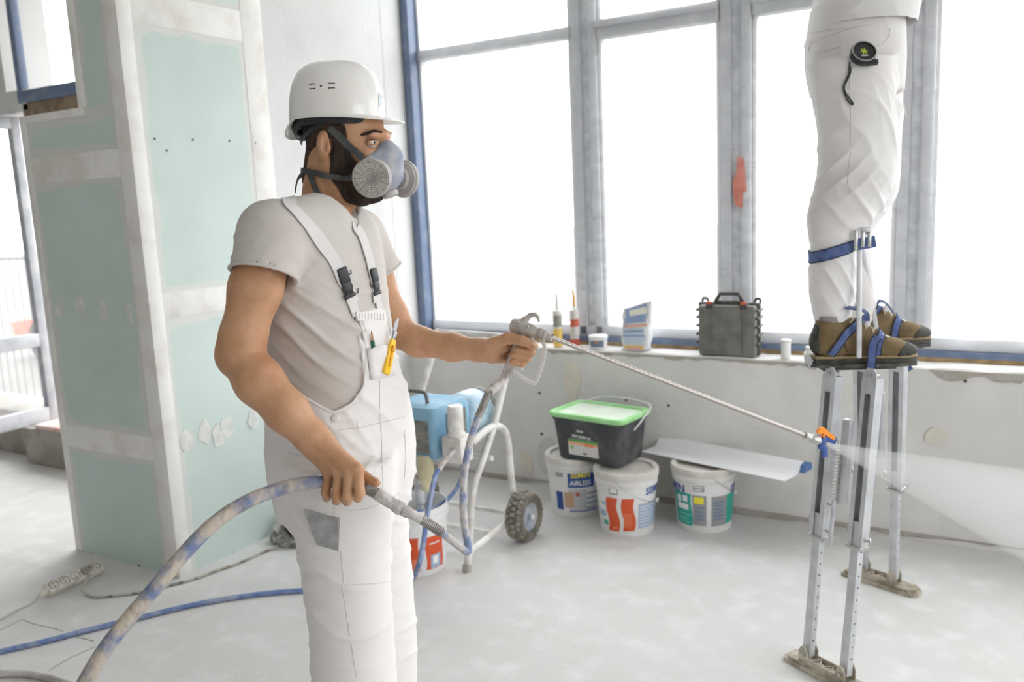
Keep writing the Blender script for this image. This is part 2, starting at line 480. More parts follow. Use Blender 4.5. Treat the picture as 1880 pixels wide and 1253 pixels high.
# right-hand end of the hall: parapet, lintel and piers round an unseen window, sized for its fill light
b = MB(); b.span((X_R, Y_B, 0), (X_R + .2, Y_WALL + .35, .76)); b.span((X_R, Y_B, 3.1), (X_R + .2, Y_WALL + .35, CEIL))
for y0, y1 in ((Y_B, -1.7), (2.1, Y_WALL + .35)): b.span((X_R, y0, .76), (X_R + .2, y1, 3.1))
struct(b.build('wall_right', m_plaster, smooth=False))

# parapet under the big window, with an uneven, chipped upper edge
def parapet():
    b = MB(); rnd = random.Random(3)
    nx, nz = 110, 8; x0, x1 = X_PART, X_R
    vs = []; fs = []
    for i in range(nx + 1):
        x = x0 + (x1 - x0) * i / nx
        for j in range(nz + 1):
            z = (SILL - .006) * j / nz
            vs.append((x, Y_WALL + rnd.uniform(-.0025, .0025), z))
        vs.append((x, Y_WALL + .004 + rnd.uniform(0, .006), SILL + rnd.uniform(-.003, .002)))
        vs.append((x, Y_WALL + .35, SILL))
    m = nz + 3
    for i in range(nx):
        for j in range(m - 1): fs.append((i * m + j, (i + 1) * m + j, (i + 1) * m + j + 1, i * m + j + 1))
    b.add(vs, fs); b.span((x0, Y_WALL + .34, 0), (x1, Y_WALL + .36, SILL))
    return b
wall_w = struct(parapet().build('wall_window', m_conc, smooth=False))
# rough dark render along the top of the parapet where the smooth coat stops short
def ragged(x0, x1, zt, drop, y, seed, name, material, parent, th=.004, step=.03):
    rnd = random.Random(seed); poly = [(x0, zt), (x1, zt)]; x = x1; h = drop
    while x > x0 + step:
        h = max(drop * .35, min(drop * 1.9, h + rnd.uniform(-.35, .35) * drop)); poly.append((x, zt - h)); x -= step * rnd.uniform(.5, 1.5)
    b = MB(); b.prism(poly, (0, y, 0), (1, 0, 0), (0, 0, 1), th)
    return b.build(name, material, parent, smooth=False)
m_raw = mat('rough_cement', rgb(180, 174, 165), .95, col2=rgb(162, 155, 146), scale=16, lo=.4, hi=.7, bump=.5, bscale=70)
ragged(-.30, 1.6, SILL - .006, .055, Y_WALL, 5, 'rough_cement_band', m_raw, wall_w)
ragged(-2.1, -.75, SILL - .006, .032, Y_WALL, 9, 'rough_cement_band', m_raw, wall_w)
ragged(-2.95, X_R, .032, .018, Y_WALL, 12, 'rough_cement_band', m_raw, wall_w, th=.004, step=.05)
m_beige = mat('beige_filler', rgb(222, 213, 199), .9, col2=rgb(214, 208, 198), scale=12)
def blot(px, py, rw, rh, seed, material, parent, plane='y', name='filler_patch', th=.003):
    rnd = random.Random(seed)
    p = ony(px, py, Y_WALL) if plane == 'y' else (ony(px, py, Y_END) if plane == 'e' else onx(px, py, X_PART))
    poly = []
    for k in range(12):
        a = 2 * PI * k / 12; q = rnd.uniform(.75, 1.15); poly.append((math.cos(a) * rw * q, math.sin(a) * rh * q))
    b = MB()
    if plane == 'x': b.prism(poly, (X_PART, p[1], p[2]), (0, 1, 0), (0, 0, 1), th)
    elif plane == 'e': b.prism(poly, (p[0], Y_END, p[2]), (1, 0, 0), (0, 0, 1), th)
    else: b.prism(poly, (p[0], Y_WALL, p[2]), (1, 0, 0), (0, 0, 1), th)
    return b.build(name, material, parent, smooth=False)
blot(1720, 803, .045, .045, 1, m_beige, wall_w); blot(1050, 700, .045, .13, 2, m_beige, wall_w); blot(965, 850, .05, .07, 3, m_beige, wall_w)
blot(1005, 835, .06, .12, 4, mat('pale_splash', rgb(206, 204, 200), .9), wall_w)
m_hole = mat('dark_hole', rgb(90, 84, 76), .9)
for (px, py) in ((991, 722), (995, 797), (1150, 735), (1228, 745), (1772, 700)): blot(px, py, .008, .008, px, m_hole, wall_w, name='tie_hole')

# ---- the big window
win = struct(thing('window_1', (-1, Y_FRAME, SILL), None, None))
TR0, TR1 = 2.29, 2.38
Z_T = 3.25
def bar(parent, name, lo, hi, material, bev=.006):
    b = MB(); b.span(lo, hi, bev=bev); return b.build(name, material, parent, ang=30)
bar(win, 'jamb', (-2.995, Y_FRAME - .09, SILL), (-2.945, Y_FRAME + .06, Z_T), m_blue)
bar(win, 'bottom_rail', (-2.94, Y_FRAME - .05, SILL), (X_R, Y_FRAME + .06, SILL + .045), m_blue)
bar(win, 'bottom_sash', (-2.94, Y_FRAME - .03, SILL + .045), (X_R, Y_FRAME + .05, SILL + .10), m_frame)
bar(win, 'head_rail', (-2.94, Y_FRAME - .05, Z_T - .06), (X_R, Y_FRAME + .06, Z_T), m_frame)
bar(win, 'timber_packer', (-2.94, Y_FRAME - .052, SILL - .001), (X_R, Y_FRAME - .02, SILL + .018), mat('packing_timber', rgb(178, 150, 108), .8, col2=rgb(140, 116, 84), scale=20), .002)
MULL = [(-1.99, -1.842), (-1.228, -1.075), (-.462, -.325), (.80, .95), (2.1, 2.25), (3.5, 3.65)]
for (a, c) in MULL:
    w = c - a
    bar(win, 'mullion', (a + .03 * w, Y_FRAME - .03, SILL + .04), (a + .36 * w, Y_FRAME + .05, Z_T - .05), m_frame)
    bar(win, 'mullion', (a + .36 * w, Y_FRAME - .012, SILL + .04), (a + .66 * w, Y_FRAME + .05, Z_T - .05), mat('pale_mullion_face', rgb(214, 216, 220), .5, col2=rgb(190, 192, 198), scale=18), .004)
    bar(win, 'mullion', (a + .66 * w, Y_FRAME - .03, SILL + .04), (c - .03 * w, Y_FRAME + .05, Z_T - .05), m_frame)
edges = [-2.945] + [e for m_ in MULL for e in m_] + [X_R]
for i in range(0, len(edges), 2):
    a, c = edges[i], edges[i + 1]
    t0 = TR0 + (.025 if i == 0 else 0); t1 = TR1 - (.01 if i == 0 else 0)
    bar(win, 'transom', (a, Y_FRAME - .03, t0), (c, Y_FRAME + .05, t1), m_frame)
    if i: bar(win, 'transom', (a, Y_FRAME - .05, t0 + .05), (c, Y_FRAME - .03, t1 - .01), m_frame, .004)
    for (z0, z1) in ((SILL + .10, t0), (t1, Z_T - .06)):
        b = MB(); b.span((a - .005, Y_FRAME + .012, z0 - .005), (c + .005, Y_FRAME + .018, z1 + .005)); b.build('pane', m_glass, win, smooth=False)
        for (lo, hi) in (((a, Y_FRAME - .015, z0), (a + .018, Y_FRAME + .03, z1)), ((c - .018, Y_FRAME - .015, z0), (c, Y_FRAME + .03, z1))):
            bar(win, 'glazing_bead', lo, hi, mat('white_gasket', rgb(214, 214, 216), .5), .002)
blot_m = mat('red_paint_smear', rgb(214, 120, 92), .7, col2=rgb(196, 92, 66), scale=20)
b = MB(); rnd = random.Random(4); p = ony(1357, 335, Y_FRAME - .035)
poly = [(-.018, -.105), (.012, -.12), (.018, -.05), (.034, -.04), (.03, .03), (.022, .11), (-.01, .12), (-.012, .05), (-.03, .01), (-.028, -.06)]
b.prism(poly, (p[0], Y_FRAME - .031, p[2]), (1, 0, 0), (0, 0, 1), .002); b.build('paint_smear', blot_m, win, smooth=False)
# plastic film stretched over the frames, slack and wavy towards the sill
def film():
    nx, nz = 90, 26; vs = []; fs = []; x0, x1, z0, z1 = -2.9, X_R - .05, SILL + .055, Z_T - .01
    for j in range(nz + 1):
        z = z0 + (z1 - z0) * (j / nz) ** 1.6
        for i in range(nx + 1):
            x = x0 + (x1 - x0) * i / nx
            sl = math.exp(-(z - z0) / .12)
            y = Y_FRAME - .065 - .018 * sl * (1 + .5 * math.sin(x * 9) + .3 * math.sin(x * 23 + z * 30)) - .002 * math.sin(x * 4 + z * 7) - .002 * math.sin(x * 17 - z * 9)
            vs.append((x, y, z))
    for j in range(nz):
        for i in range(nx): fs.append((j * (nx + 1) + i, j * (nx + 1) + i + 1, (j + 1) * (nx + 1) + i + 1, (j + 1) * (nx + 1) + i))
    b = MB(); b.add(vs, fs)
    return b
tag(film().build('plastic_film', m_film, None, (-.5, Y_FRAME - .065, SILL + .055)), 'clear dusty plastic film stretched over the big window frames', 'film')
# lintel above the big window and outside wall under it
b = MB(); b.span((X_PART, Y_WALL, Z_T), (X_R, Y_WALL + .35, CEIL)); struct(b.build('lintel', m_plaster, smooth=False))

# ---- plasterboard partition on the left: core, boards, joints
core = MB()
NX, NZ = -3.305, 1.965
core.span((X_PART - .725, Y_END + .003, 0), (X_PART - .003, Y_WALL + .35, NZ - .002)); core.span((NX + .002, Y_END + .003, NZ - .002), (X_PART - .003, Y_WALL + .35, CEIL))
part = struct(core.build('wall_left', m_bead, smooth=False))

def board_mat(name, base, edge):
    """green board whose rim is smeared with joint compound; the ragged rim is worn into the colour"""
    m = mat(name, base, .85, col2=tuple(c * .93 for c in base[:3]) + (1,), scale=3, lo=.4, hi=.7, bump=.06, bscale=120)
    nt = m.node_tree; p = nt.nodes['Principled BSDF']; src = p.inputs['Base Color'].links[0].from_socket
    tc = nt.nodes.new('ShaderNodeTexCoord'); at_ = nt.nodes.new('ShaderNodeAttribute'); at_.attribute_name = 'rim'
    n = nt.nodes.new('ShaderNodeTexNoise'); n.inputs['Scale'].default_value = 9; n.inputs['Detail'].default_value = 6
    mp = nt.nodes.new('ShaderNodeMapping'); mp.inputs['Scale'].default_value = (1, 1, .45)
    nt.links.new(tc.outputs['Object'], mp.inputs[0]); nt.links.new(mp.outputs[0], n.inputs['Vector'])
    a = nt.nodes.new('ShaderNodeMath'); a.operation = 'MULTIPLY_ADD'; a.inputs[1].default_value = 1.1; a.inputs[2].default_value = -.55
    nt.links.new(n.outputs['Fac'], a.inputs[0])
    s_ = nt.nodes.new('ShaderNodeMath'); s_.operation = 'ADD'; nt.links.new(at_.outputs['Fac'], s_.inputs[0]); nt.links.new(a.outputs[0], s_.inputs[1])
    r = nt.nodes.new('ShaderNodeMapRange'); r.inputs['From Min'].default_value = .50; r.inputs['From Max'].default_value = .62; r.inputs['To Max'].default_value = edge
    nt.links.new(s_.outputs[0], r.inputs['Value'])
    mx = nt.nodes.new('ShaderNodeMix'); mx.data_type = 'RGBA'; nt.links.new(r.outputs[0], mx.inputs[0]); nt.links.new(src, mx.inputs[6])
    mx.inputs[7].default_value = rgb(214, 212, 206); nt.links.new(mx.outputs[2], p.inputs['Base Color'])
    return m
m_green = board_mat('green_plasterboard', rgb(199, 212, 206), .8)

def board(plane, a0, a1, z0, z1):
    """one sheet, gridded so that its rim can carry the compound mask"""
    na = max(6, int((a1 - a0) / .03)); nz = max(6, int((z1 - z0) / .03)); vs = []; fs = []; rim = []
    for j in range(nz + 1):
        for i in range(na + 1):
            a = a0 + (a1 - a0) * i / na; z = z0 + (z1 - z0) * j / nz
            vs.append((a, Y_END, z) if plane == 'e' else (X_PART, a, z))
            d = min(a - a0, a1 - a, z - z0 + (.1 if z0 < .01 else 0), z1 - z); rim.append(max(0, 1 - d / .075) ** 1.2)
    for j in range(nz):
        for i in range(na): fs.append((j * (na + 1) + i, j * (na + 1) + i + 1, (j + 1) * (na + 1) + i + 1, (j + 1) * (na + 1) + i))
    n = len(vs)
    if plane == 'e': bv = [(a0, Y_END + .003, z0), (a1, Y_END + .003, z0), (a1, Y_END + .003, z1), (a0, Y_END + .003, z1)]
    else: bv = [(X_PART - .003, a0, z0), (X_PART - .003, a1, z0), (X_PART - .003, a1, z1), (X_PART - .003, a0, z1)]
    vs += bv; c = [0, na, nz * (na + 1) + na, nz * (na + 1)]
    for q in range(4): fs.append((n + q, n + (q + 1) % 4, c[(q + 1) % 4], c[q]))
    rim += [0] * 4
    b = MB(); b.add(vs, fs); me = b.mesh('plasterboard')
    at_ = me.attributes.new('rim', 'FLOAT', 'POINT'); at_.data.foreach_set('value', rim)
    return link_mesh('plasterboard', me, m_green, part, smooth=False)
E0, E1 = X_PART - .69, X_PART - .075
board('e', E0, E1, 0, .505); board('e', E0, E1, .605, 1.68); board('e', E0, E1, 1.785, NZ - .03); board('e', NX + .045, E1, NZ - .03, CEIL - .05)
S0, S1 = Y_END + .06, 2.81
board('x', S0, S1, .0, 1.10); board('x', S0, S1, 1.20, 2.268); board('x', S0, S1, 2.39, CEIL - .05)
def joint(lo, hi, name='joint_band'):
    b = MB(); b.span(lo, hi, bev=.0012); return b.build(name, m_bead, part, ang=30)
for z0, z1 in ((.503, .607), (1.678, 1.787)): joint((E0 - .01, Y_END - .002, z0), (E1 + .02, Y_END + .004, z1))
for z0, z1 in ((1.097, 1.203), (2.265, 2.393)): joint((X_PART - .004, S0 - .02, z0), (X_PART + .002, S1 - .003, z1))
joint((X_PART - .08, Y_END - .0030, 0), (X_PART + .0035, Y_END + .001, CEIL), 'corner_bead'); joint((X_PART - .001, Y_END + .001, 0), (X_PART + .0035, Y_END + .062, CEIL), 'corner_bead')
joint((X_PART - .727, Y_END - .0025, 0), (E0 + .004, Y_END + .004, NZ), 'corner_bead'); joint((E0, Y_END - .0025, NZ - .032), (NX + .02, Y_END + .004, NZ), 'corner_bead')
joint((NX, Y_END - .0025, NZ), (NX + .047, Y_END + .004, CEIL), 'corner_bead')
joint((X_PART - .004, S1 - .002, 0), (X_PART + .002, 2.93, CEIL))
b = MB(); b.span((X_PART - .004, 2.93, 0), (X_PART, Y_WALL + .02, CEIL)); b.build('plaster_coat', m_plaster, part, smooth=False)
b = MB(); b.span((X_PART - .004, Y_WALL - .06, .0), (X_PART + .0015, Y_WALL + .16, CEIL)); b.build('plaster_coat', m_plaster, part, smooth=False)
m_patch = mat('filler_patch', rgb(222, 220, 215), .85, col2=rgb(204, 206, 202), scale=25)
for i, (px, py, w_, h_) in enumerate(((110, 567, .03, .045), (148, 565, .032, .045), (189, 570, .026, .055), (238, 580, .016, .05))): blot(px, py, w_, h_, 20 + i, m_patch, part, 'e', th=.002 + .0006 * i)
for i, (px, py, w_, h_) in enumerate(((342, 808, .035, .05), (376, 793, .04, .055), (400, 800, .035, .05), (416, 785, .035, .05), (465, 772, .033, .05))): blot(px, py, w_, h_, 30 + i, m_patch, part, 'x', th=.002 + .0006 * i)
for (px, py) in ((284, 255), (354, 257), (421, 259), (468, 262), (306, 277)): blot(px, py, .005, .005, px, m_hole, part, 'x', 'screw_head', .002)
for (px, py) in ((141, 108), (168, 1018), (256, 1039), (427, 1018)): blot(px, py, .006, .006, px, m_hole, part, 'e' if px < 300 else 'x', 'screw_head', .002)

# ---- facade beyond the partition, far left
YF = 3.0
m_low = mat('dusty_block', rgb(170, 164, 154), .9, col2=rgb(148, 142, 132), scale=7, bump=.3, bscale=30)
b = MB(); b.span((X_L, YF + .04, 0), (-5.42, YF + .3, .30), bev=.01); b.span((-5.42, YF - .06, 0), (X_PART - .725, YF + .3, .235), bev=.012)
fac = struct(b.build('wall_facade', m_low, ang=30))
b = MB(); b.span((X_L, YF, .30), (-6.4, YF + .3, CEIL)); b.build('pier', m_plaster, fac, smooth=False)  # unseen pier, added to cut the daylight reaching the floor at left
b = MB(); b.span((-5.3, YF - .05, .236), (X_PART - .73, YF + .2, .262), bev=.003); b.build('threshold_board', mat('reddish_board', rgb(206, 160, 142), .7, col2=rgb(226, 205, 196), scale=14), fac)
zl = ony(20, 190, YF)[2]
b = MB(); b.span((X_L, YF, zl - .06), (ony(52, 190, YF)[0], YF + .3, zl + .07), bev=.01); b.build('lintel_beam', m_plaster, fac)
xj = ony(40, 160, YF)[0]
b = MB(); b.span((X_L, YF, zl + .06), (ony(12, 40, YF)[0] - .1, YF + .3, CEIL)); b.build('pier', m_plaster, fac, smooth=False)
zr0 = ony(60, 170, YF)[2]
w2 = struct(thing('window_2', (xj, YF, zl), None, None))
bar(w2, 'jamb', (xj - .05, YF - .005, zr0 - .04), (xj + .0, YF + .045, CEIL), m_blue)
bar(w2, 'bottom_rail', (xj - .05, YF - .007, zr0 - .05), (X_PART - .2, YF + .043, zr0 + .02), m_blue)
b = MB(); b.span((xj, YF + .03, zr0), (X_PART - .2, YF + .036, CEIL)); b.build('pane', m_glass, w2, smooth=False)
bar(w2, 'timber_rail', (xj - .02, YF, zr0 - .14), (X_PART - .2, YF + .12, zr0 - .05), mat('brown_timber', rgb(120, 100, 82), .8, col2=rgb(150, 130, 108), scale=12))
bar(w2, 'timber_post', (xj + .02, YF, zl - .1), (xj + .13, YF + .12, zr0 - .13), MATS['brown_timber'])

# balcony door leaf swung into the room
P1 = ony(101, 748, YF + .02); P1 = np.array([P1[0], P1[1], 0.0])
dv = nv([.06, -1, 0]); nrm = np.array([-dv[1], dv[0], 0])
door = struct(thing('door_1', (P1[0], P1[1], .30), None, None))
m_alu = mat('dusty_aluminium', rgb(160, 163, 171), .5, col2=rgb(184, 186, 190), scale=9)
ZD0, ZD1, WD = .30, zl - .08, .95
def leaf(a0, a1, z0, z1, name, material, th=.05):
    c = P1 + dv * (a0 + a1) / 2 + np.array([0, 0, (z0 + z1) / 2]); b = MB(); b.box(c, (a1 - a0, th, z1 - z0), (dv, nrm, (0, 0, 1)), bev=.004 if th > .02 else 0); return b.build(name, material, door, ang=30)
leaf(0, .055, ZD0, ZD1, 'stile', m_alu); leaf(WD - .06, WD, ZD0, ZD1, 'stile', m_alu)
leaf(.055, WD - .06, ZD0, ZD0 + .09, 'bottom_rail', m_alu); leaf(.055, WD - .06, ZD1 - .07, ZD1, 'top_rail', m_alu); leaf(.055, WD - .06, .77, .85, 'lock_rail', m_alu)
leaf(.05, WD - .055, ZD0 + .09, .77, 'pane', m_dusty_glass, .006); leaf(.05, WD - .055, .85, ZD1 - .07, 'pane', m_dusty_glass, .006)

# outside: pavement, terrace railing, trees and a parked car seen hazily through the door
b = MB(); b.span((-60, YF + .3, -.5), (60, 60, -.4)); b.span((-60, -60, -.5), (X_L - .3, YF + .3, -.4)); b.span((X_R + .3, -60, -.5), (60, YF + .3, -.4))
struct(b.build('ground', mat('pale_paving', rgb(112, 112, 106), .9, col2=rgb(98, 98, 92), scale=.8), smooth=False))
rail = thing('terrace_railing', (-8, 5.2, -.4), 'dark grey terrace railing with thin upright bars outside the balcony door', 'railing')
m_rail = mat('railing_metal', rgb(96, 98, 104), .5)
b = MB(); b.cyl((-13, 5.2, 1.17), (-4.7, 5.2, 1.17), .022, n=10); b.build('handrail', m_rail, rail)
for i in range(56):
    x = -13 + i * .15; b = MB(); b.cyl((x, 5.2, -.4), (x, 5.2, 1.16), .007, n=6); b.build('bar', m_rail, rail)
m_leaf = mat('hazy_foliage', rgb(112, 124, 66), .8, col2=rgb(140, 142, 88), scale=3)
m_bark = mat('pale_bark', rgb(150, 138, 118), .9)
def tree(x, y, h, r, seed, label):
    rnd = random.Random(seed); t = thing('tree', (x, y, -.4), label, 'tree', 'trees beyond the terrace')
    b = MB(); b.tube([(x, y, -.4), (x + .05, y, h * .4), (x - .05, y + .1, h * .8)], [.12, .09, .04], n=8); b.build('trunk', m_bark, t)
    b = MB()
    for k in range(700):
        a, z = rnd.uniform(0, 2 * PI), rnd.uniform(.12, 1); q = r * math.sqrt(rnd.random()) * math.sin(PI * min(.97, z) ** .8) ** .6
        c = np.array([x + q * math.cos(a), y + q * math.sin(a), z * h]); d = nv([rnd.gauss(0, 1), rnd.gauss(0, 1), rnd.gauss(0, .6)]); e = nv(np.cross(d, [.3, .5, .8])); s_ = rnd.uniform(.07, .14)
        b.add([c - d * s_, c + e * s_ * .5, c + d * s_, c - e * s_ * .5], [(0, 1, 2, 3)])
    b.build('foliage', m_leaf, t, smooth=False)['kind'] = 'stuff'
tree(-15.2, 13.5, 1.75, 1.7, 1, 'pale yellow-green bushy tree nearest the partition, seen through the balcony door')
tree(-20.5, 14.5, 2.1, 1.9, 2, 'pale yellow-green tree at the left edge, seen through the balcony door')
car = thing('parked_car', (-10.6, 7.6, -.4), 'red and grey parked car blurred behind the lower glass of the balcony door', 'car')
cx_, cy_ = -10.6, 7.6
prof = [(-1.9, .25), (-1.95, .6), (-1.2, .72), (-.7, 1.12), (.6, 1.15), (1.25, .75), (1.85, .68), (1.92, .3)]
b = MB(); b.prism([(a, z * .8) for a, z in prof], (cx_, cy_ + .75, -.35), (1, 0, 0), (0, 0, 1), 1.5); b.build('body', mat('red_car_paint', rgb(196, 96, 74), .3), car, ang=25)
b = MB(); b.prism([(-1.05, .60), (-.62, .86), (.52, .88), (1.02, .62)], (cx_, cy_ - .752, -.35), (1, 0, 0), (0, 0, 1), .01); b.build('side_window', mat('dark_car_glass', rgb(50, 54, 60), .1), car, smooth=False)
for dx in (-1.2, 1.2):
    b = MB(); b.cyl((cx_ + dx, cy_ - .78, -.1), (cx_ + dx, cy_ - .55, -.1), .3, n=20); b.build('wheel', mat('car_tyre', rgb(44, 44, 46), .8), car)

# ================================================================ PERSON WITH THE SPRAY GUN
def _fcone(s, a, b, ra, rb, k=.01, op='u'):
    """cone with flat ends"""
    a = np.array(a, float); b = np.array(b, float); m = max(ra, rb) + k + 2 * s.h + .01
    sl = s.sl(np.minimum(a, b) - m, np.maximum(a, b) + m); X, Y, Z = s.grid(sl)
    ba = b - a; L = math.sqrt(ba.dot(ba)); ba = ba / L
    t = (X - a[0]) * ba[0] + (Y - a[1]) * ba[1] + (Z - a[2]) * ba[2]
    tt = np.clip(t / L, 0, 1)
    d = np.sqrt(np.maximum((X - a[0]) ** 2 + (Y - a[1]) ** 2 + (Z - a[2]) ** 2 - t * t, 0)) - (ra + tt * (rb - ra))
    s.put(sl, np.maximum(d, np.maximum(-t, t - L)), k, op)
Field.fcone = _fcone

m_skin = mat('tanned_skin', rgb(198, 152, 116), .55, col2=rgb(178, 128, 90), scale=14, lo=.4, hi=.75, sss=.12, bump=.10, bscale=140, col3=rgb(206, 150, 128), scale3=40, lo3=.55, hi3=.8)
m_hair = mat('dark_brown_hair', rgb(64, 48, 38), .85, col2=rgb(38, 28, 22), scale=60, bump=.9, bscale=260, stretch=(1, 1, .35))
m_stub = mat('cropped_hair', rgb(92, 68, 52), .85, col2=rgb(58, 44, 34), scale=70, bump=.7, bscale=300)
m_shirt = mat('beige_cotton', rgb(205, 198, 192), .9, col2=rgb(197, 189, 183), scale=5, bump=.06, bscale=500)
m_over = mat('white_canvas', rgb(234, 230, 228), .9, col2=rgb(224, 219, 216), scale=4, lo=.45, hi=.8, bump=.10, bscale=420)
m_seam = mat('canvas_stitching', rgb(214, 210, 207), .9)
m_black = mat('black_plastic', rgb(34, 34, 36), .45)

A1 = math.radians(25)
o1 = at(590, 500, 2.0); BD = Body((o1[0], o1[1], 0), A1)
P = BD.px
person = thing('person', BD.o, 'man in white bib overalls, hard hat and respirator aiming a spray gun', 'person')

# --- torso and T-shirt
tor_rows = BD.rows([(374, 566, 640, .070), (388, 545, 655, .125), (410, 522, 668, .158), (450, 503, 680, .172), (500, 499, 687, .176), (560, 501, 694, .172), (620, 505, 704, .163),
                    (680, 513, 716, .158), (740, 521, 730, .160), (800, 522, 740, .168), (850, 524, 742, .170), (900, 536, 736, .165), (930, 545, 730, .15)], 0.0, A1)
sR, sL = P(500, 430, -.182), P(655, 436, .182)
hemR, hemL = P(484, 508, -.222), P(690, 506, .216)
T = Field((-.32, -.36, .70), (.40, .36, 1.68), .005)
T.loft(tor_rows, ex=2.35)
torF = T.copy()
nk0, nk1 = P(598, 400, 0), P(614, 318, 0)
for s_, l_ in ((sR, -.05), (sL, .05)):
    T.cone(P(596, 398, l_), s_, .050, .066, k=.04)
T.cone(P(590, 372, -.055), P(596, 372, .055), .022, .022, k=.03)
for s_, h_ in ((sR, hemR), (sL, hemL)):
    T.cone(s_, s_ + (h_ - s_) * .35, .066, .066, k=.03)
    T.fcone(s_ + (h_ - s_) * .0, h_, .064, .071, k=.012)
T.cone(nk0 - (nk1 - nk0) * .25 + np.array([.008, 0, 0]), nk1, .060, .062, k=.004, op='s')
T.fcone(P(598, 381, 0), P(598, 381, 0) + nv([.46, 0, .89]) * .12, .066, .085, k=.012, op='s')
for s_, h_ in ((sR, hemR), (sL, hemL)):
    T.fcone(s_ + (h_ - s_) * .55, h_ + (h_ - s_) * .1, .055, .067, k=.003, op='s')
V, Q = T.surf(2); N = vnormals(V, Q)
V = folds(V, N, [((.5, .2, .8), .055, .011, P(610, 600, -.1), (.16, .2, .13), 2.5, 1.0), ((.55, 0, 1.), .040, .011, P(580, 690, -.12), (.14, .16, .09), 2.2, 2.0),
                 ((.9, 0, -.35), .030, .009, P(535, 455, -.16), (.06, .08, .07), 1.8, 3.0), ((.2, 0, 1.), .04, .008, P(470, 465, -.2), (.07, .07, .05), 2.2, 4.0),
                 ((.8, .3, .5), .035, .011, P(550, 545, -.16), (.08, .08, .07), 1.8, 5.0), ((1, 0, .3), .05, .004, P(690, 480, .2), (.08, .08, .06), 2.0, 6.0), ((.6, .3, .75), .045, .006, P(505, 415, -.17), (.09, .09, .05), 2.0, 7.3), ((.8, .2, .6), .06, .007, P(650, 500, -.05), (.1, .12, .09), 2.2, 8.1)])
Vs = BD.w(V); me = quad_mesh('t_shirt', Vs, Q)
link_mesh('t_shirt', me, m_shirt, person, ang=180)['label'] = 'short-sleeved beige T-shirt'
bvh_s = bvh_of(Vs, Q)
# rolled sleeve hems
def ring_pts(c, axis, r, n=28):
    x, y, z = frame_from(axis); return [c + (x * math.cos(2 * PI * k / n) + y * math.sin(2 * PI * k / n)) * r for k in range(n)]
for s_, h_ in ((sR, hemR), (sL, hemL)):
    ax_ = nv(h_ - s_); b = MB(); b.tube([BD.w(p) for p in ring_pts(h_ - ax_ * .004, ax_, .0705)], .0035, n=8, closed=True); b.build('sleeve_hem', m_shirt, person)

# --- overalls: trousers and bib cut from the torso by a top line measured round the body
tv, tq = torF.surf(1); bvh_t = bvh_of(BD.w(tv), tq)
R_ = np.array(sorted(tor_rows))
def theta_u(px, py):
    p, n = hit(bvh_t, px, py); q = BD.loc(p); fc = np.interp(q[2], R_[:, 0], R_[:, 1]); return abs(math.atan2(q[1], q[0] - fc)), q[2]
top = [theta_u(*p) for p in ((652, 577), (660, 601), (667, 633), (668, 665), (666, 690), (664, 712), (648, 738), (633, 749), (612, 757), (594, 748), (581, 740), (562, 728), (548, 717))]
ub = top[0][1]
tt = sorted(top, key=lambda a: a[0]); ths = [0, max(.05, tt[0][0] * .9)] + [a[0] for a in tt] + [PI]; us = [ub + .004, ub] + [a[1] for a in tt] + [tt[-1][1] + .03]
O = Field((-.34, -.32, .02), (.36, .32, 1.36), .006)
O.loft(tor_rows, ex=2.35, grow=.008)
X, Y, Z = O.grid((slice(0, O.n[0]), slice(0, O.n[1]), slice(0, O.n[2])))
fc = np.interp(Z, R_[:, 0], R_[:, 1]); th = np.arctan2(np.abs(Y) + X * 0, X - fc)
O.F = np.maximum(O.F, (Z - np.interp(th, ths, us)).astype(np.float32) * .8)
legR = BD.rows([(840, 524, 712, .100), (900, 538, 712, .098), (950, 551, 708, .096), (1000, 561, 705, .094), (1050, 569, 705, .093), (1100, 576, 706, .092), (1150, 583, 709, .092), (1200, 587, 713, .094), (1253, 589, 716, .096),
                (1330, 592, 716, .092), (1430, 598, 712, .088), (1500, 600, 712, .088), (1548, 598, 714, .090)], -.098, A1 * .5)
legL = BD.rows([(840, 560, 742, .100), (900, 580, 738, .098), (950, 595, 738, .096), (1000, 610, 742, .094), (1050, 618, 747, .093), (1100, 624, 750, .092), (1150, 630, 754, .092), (1200, 634, 756, .094), (1253, 636, 756, .096),
                (1330, 640, 752, .092), (1430, 644, 748, .088), (1500, 646, 748, .088), (1536, 644, 748, .090)], .098, A1 * .5)
O.loft(legR, k=.03, ex=2.1); O.loft(legL, k=.03, ex=2.1)
V, Q = O.surf(2); N = vnormals(V, Q)
V = folds(V, N, [((.25, .1, 1.), .06, .013, P(610, 1190, -.1), (.14, .2, .11), 2.0, 1.5), ((-.5, .1, 1.), .055, .012, P(590, 1080, -.1), (.1, .2, .12), 2.0, 2.5),
                 ((.6, 0, .8), .045, .010, P(565, 940, -.12), (.09, .1, .1), 1.8, 3.5), ((-.4, 0, 1.), .055, .008, P(700, 1000, 0), (.12, .2, .2), 2.0, 4.5),
                 ((.2, 0, 1.), .05, .004, P(650, 800, -.1), (.15, .2, .08), 2.0, 5.5), ((.3, .3, 1.), .09, .006, None, None, 3.0, 6.5), ((.95, .3, .25), .06, .007, P(660, 860, -.1), (.12, .2, .14), 2.0, 7.7)])
Vo = BD.w(V); link_mesh('overalls', quad_mesh('overalls', Vo, Q), m_over, person, ang=180)['label'] = 'white canvas bib overalls'
bvh_o = bvh_of(Vo, Q)

